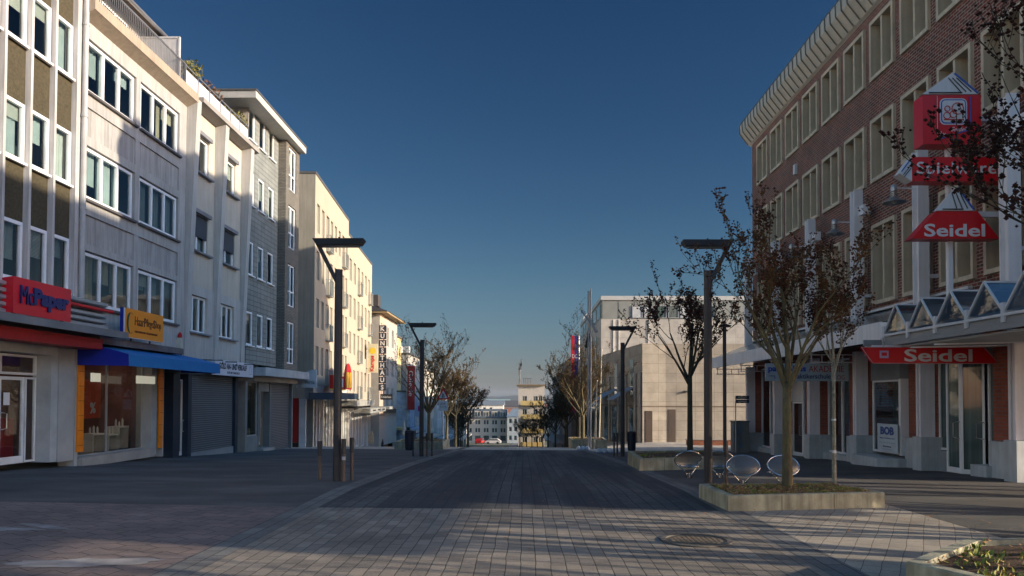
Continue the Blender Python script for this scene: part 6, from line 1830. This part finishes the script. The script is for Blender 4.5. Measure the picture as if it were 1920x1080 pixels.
# display stand and small board before the far left shops
dsn = empty('display_stand', (-12.0, 60.3, gz(-12, 60.3))); tag(dsn, 'beige merchandise stand on two legs outside the cream building', 'display stand')
MB().box(-.2, .2, -.15, .15, .45, 1.2).box(-.12, .12, -.12, .12, 1.2, 1.38).build('goods_panel', M('beige_goods', (.45, .36, .24), .8, var=.4, sc=8), dsn)
MB().tube([(-.18, 0, 0), (-.1, 0, .5)], .03, 5).tube([(.2, 0, 0), (.1, 0, .5)], .03, 5).build('leg', M('pale_pink_wood', (.45, .33, .28)), dsn)
ab = empty('pavement_board', (-11.3, 61.5, gz(-11.3, 61.5))); tag(ab, 'small pavement board with a white lower half beside the merchandise stand', 'sign')
MB().prism([(-.15, 0), (.15, 0), (.0, .8)], -.2, .2, 'y').build('board', BLACK, ab); MB().box(.02, .09, -.12, .12, .05, .35).build('notice', WHITE, ab)
for i, (x, y, lb) in enumerate(((-10.9, 70, 'closed cream parasol before the corner house'), )):
    p = empty('parasol', (x, y, gz(x, y))); tag(p, lb, 'parasol')
    MB().tube([(0, 0, 0), (0, 0, 2.4)], .04, 6).build('pole', GALV, p)
    MB().tube([(0, 0, 1.3), (0, 0, 1.5), (0, 0, 2.7)], [.14, .2, .04], 10).build('canopy', M('parasol_cloth', (.5, .47, .4), .9), p)

# cars at the foot of the street
def car(x, y, rz, body, label):
    z = gz(x, y); r = empty('parked_car', (x, y, z), rz); tag(r, label, 'car', 'parked cars at the foot of the street')
    b = MB(); b.prism([(-2.1, .3), (2.1, .3), (2.1, .75), (1.5, .9), (.9, 1.42), (-1.2, 1.45), (-1.9, .95), (-2.1, .85)], -.82, .82, 'y'); b.build('body', body, r)
    g = MB(); g.prism([(-1.75, .95), (1.35, .95), (.85, 1.36), (-1.15, 1.38)], -.83, .83, 'y'); g.build('window', DG, r)
    for sx in (-1.3, 1.3):
        for sy in (-.75, .75):
            w = MB(); w.tube([(sx, sy - .1, .32), (sx, sy + .1, .32)], .32, 14); wo = w.build('wheel', BLACK, r)
    for sy in (-.6, .6): MB().box(2.1, 2.13, sy - .15, sy + .15, .6, .75).build('headlight', WHITE, r)
car(-11.6, 205, R(80), M('car_red', (.35, .02, .02), .3), 'small red parked car at the foot of the street')
car(-8.2, 207, R(175), M('car_white', (.55, .55, .55), .3), 'white parked car beside the red one at the foot of the street')

# ------------------------------------------------------------------ far town, hills
rr = random.Random(31)
fm = [M('town_white', (.75, .72, .66), .9), M('town_cream', (.48, .44, .36), .9), M('town_grey', (.30, .31, .33), .9)]
rm = [M('town_roof_red', (.22, .10, .07), .9), M('town_roof_dark', (.09, .09, .10), .9), M('town_roof_blue', (.16, .19, .22), .9)]
pos = []
adj = ['white', 'cream', 'grey']; radj = ['red roofed', 'dark roofed', 'blue roofed']
for k in range(80):
    y = rr.uniform(300, 1200); x = (rr.uniform(850, 1010) - 982) / 1440 * y
    w = rr.uniform(10, 26); d = rr.uniform(9, 16)
    zt = 1.65 - rr.uniform(2, 20) / 1440 * y
    base = ZT[299] - .5
    zt = max(zt, base + 5); zt = min(zt, base + 14)
    h = zt - base
    i1, i2 = rr.randrange(3), rr.randrange(3)
    b = empty('town_house', (x, y, base)); tag(b, '%s %s town house far off in the valley' % (radj[i2], adj[i1]), 'house', 'houses of the town in the valley')
    b['label'] = '%s %s town house in the hazy valley below the hills' % (radj[i2], adj[i1]); b['group'] = '%s %s houses of the town in the valley' % (radj[i2], adj[i1])
    hs = [(-w / 2 + 1.2 + q * 2.6, -w / 2 + 2.2 + q * 2.6, z, z + 1.4) for q in range(int((w - 2) / 2.6)) for z in (h - 4.3, h - 7.2) if z > 0]
    mb = MB(); mb.wall(-w / 2, w / 2, 0, h - 2, 0, .3, hs); mb.add([(-w / 2, 0, 0), (-w / 2, d, 0), (-w / 2, d, h - 2), (-w / 2, 0, h - 2), (w / 2, 0, 0), (w / 2, d, 0), (w / 2, d, h - 2), (w / 2, 0, h - 2)], [(0, 1, 2, 3), (4, 7, 6, 5), (1, 5, 6, 2)])
    mb.build('wall', fm[i1], b)
    MB().add([(-w / 2, .32, 0), (w / 2, .32, 0), (w / 2, .32, h - 2), (-w / 2, .32, h - 2)], [(0, 1, 2, 3)]).build('window_panes', DG, b)
    MB().prism([(-.4, h - 2), (d + .4, h - 2), (d / 2, h)], -w / 2 - .4, w / 2 + .4, 'x').build('roof', rm[i2], b)
gr = empty('warehouse', (-62, 900, ZT[299] - .5)); tag(gr, 'long pale green roofed warehouse on the far edge of the town', 'building')
MB().box(-25, 45, 0, 30, 0, 11).build('wall', M('pale_green_wall', (.30, .38, .36), .8), gr); MB().prism([(-1, 11), (31, 11), (15, 13.2)], -26, 46, 'x').build('roof', M('pale_green_roof', (.28, .40, .37), .6), gr)

def hills(name, y, x0, x1, zt, seed, mat, amp, n=160, thick=900, zbot=-14):
    rr = random.Random(seed)
    ph = [(rr.uniform(.001, .02), rr.uniform(0, 6.28), rr.uniform(.3, 1)) for _ in range(7)]
    mb = MB(); vs = []
    m = 8
    for i in range(n + 1):
        x = x0 + (x1 - x0) * i / n
        hh = zt + amp * sum(a * math.sin(f * x + p) for f, p, a in ph) / 3 + rr.uniform(-.06, .06) * amp
        for j in range(m + 1):
            t = j / m; zz = zbot + (hh - zbot) * math.sin(t * math.pi / 2) ** .8 + rr.uniform(-1, 1) * amp * .04
            vs.append((x, y + thick * t, zz))
    fs = [(i * (m + 1) + j, (i + 1) * (m + 1) + j, (i + 1) * (m + 1) + j + 1, i * (m + 1) + j + 1) for i in range(n) for j in range(m)]
    mb.add(vs, fs); return tag(mb.build(name, mat, smooth=True), kind='structure')
t = NT('wooded_hill'); oc = t.tc.outputs['Object']
t.set(Base_Color=t.ramp(t.noise(oc, .02, 8, .75), [(.35, (.035, .035, .03)), (.65, (.085, .08, .065))]), Roughness=.95); t.bump(t.noise(oc, .05, 5, .8), 1.0, 8)
hills('hills', 3200, -3500, 3500, 21, 8, t.mat, 9, n=420)

# ------------------------------------------------------------------ outside the frame, right: added blocker and trees that shade the foreground
Ar = empty('added_light_blocker', (17, -14, 0)); tag(Ar, 'added unseen light blocker with stepped openings on slim columns, outside the picture', 'building')
mb = MB(); mb.box(0, 1.2, 0, 17, 6.0, 14.4); mb.box(0, 1.2, 17, 21.5, 4.9, 14.4); mb.box(0, 1.2, 21.5, 30.2, 3.4, 14.4)  # added sun blocker, openings stepped to shape the lit wedge on the paving
mb.each('blocker_slab', M('blocker_render', (.4, .38, .34), .9), Ar)
for k in range(9):
    MB().box(.1, .35, .3 + k * 3.7, .52 + k * 3.7, 0, 6.0 if k < 5 else 3.4).build('column', CONC_W, Ar)  # columns of the added blocker, for streaks across the paving
for i_, (x_, y_, h_, r_, lb_) in enumerate(((10.6, 3.4, .7, .13, 'added unseen multi stemmed bare tree beside the viewer on the right'), (12.0, 5.6, 1.1, .16, 'added unseen thick low branching bare tree right of the viewer'),
        (11.2, 8.0, .8, .12, 'added unseen low branching bare tree beside the light blocker'), (12.8, 10.2, 1.0, .15, 'added unseen low branching bare tree opposite the planter tree'), (12.3, 12.4, .8, .13, 'added unseen low branching bare tree before the brick corner'), (13.4, 14.2, 1.4, .14, 'added unseen bare tree closest to the brick corner outside the picture'))):
    make_tree('bare_tree', (x_, y_, 0), 90 + i_, h_, 5.6, 2.3, r_, lb_, BARK, BERRY2, 0, .03, 2, 7, .7, group='bare street trees')  # added trees, low limbs shaped to cast streak shadows on the paving
sl = MB(); rr = random.Random(99)
for k in range(170):
    x, y = rr.uniform(-3, 8), rr.uniform(6.5, 14)
    if rr.random() < .7: x, y = rr.uniform(2.2, 6.6), rr.uniform(9.5, 12.2)
    s_ = rr.uniform(.010, .028); a = rr.uniform(0, 6); zz = .012
    sl.add([(x + s_ * math.cos(a + q * 1.57), y + s_ * math.sin(a + q * 1.57), zz + rr.uniform(0, .015)) for q in range(4)], [(0, 1, 2, 3)])
tag(sl.build('leaves', LITTER), 'few dry leaves blown over the paving around the sunlit planter', 'leaves', kind='stuff')

# ------------------------------------------------------------------ haze
HZ = True
if HZ:
    hm = bpy.data.materials.new('haze_air'); hm.use_nodes = True
    nt_ = hm.node_tree; nt_.nodes.remove(nt_.nodes['Principled BSDF'])
    pv = nt_.nodes.new('ShaderNodeVolumePrincipled'); pv.inputs['Density'].default_value = .00006; pv.inputs['Color'].default_value = (.55, .75, 1.0, 1)
    nt_.links.new(pv.outputs[0], nt_.nodes['Material Output'].inputs['Volume'])
    hz = MB().box(-6100, 6100, -80, 6100, ZT[299] - 2, 60).build('haze', hm); tag(hz, kind='stuff', label='thin blue evening air fading the far hills', cat='haze')
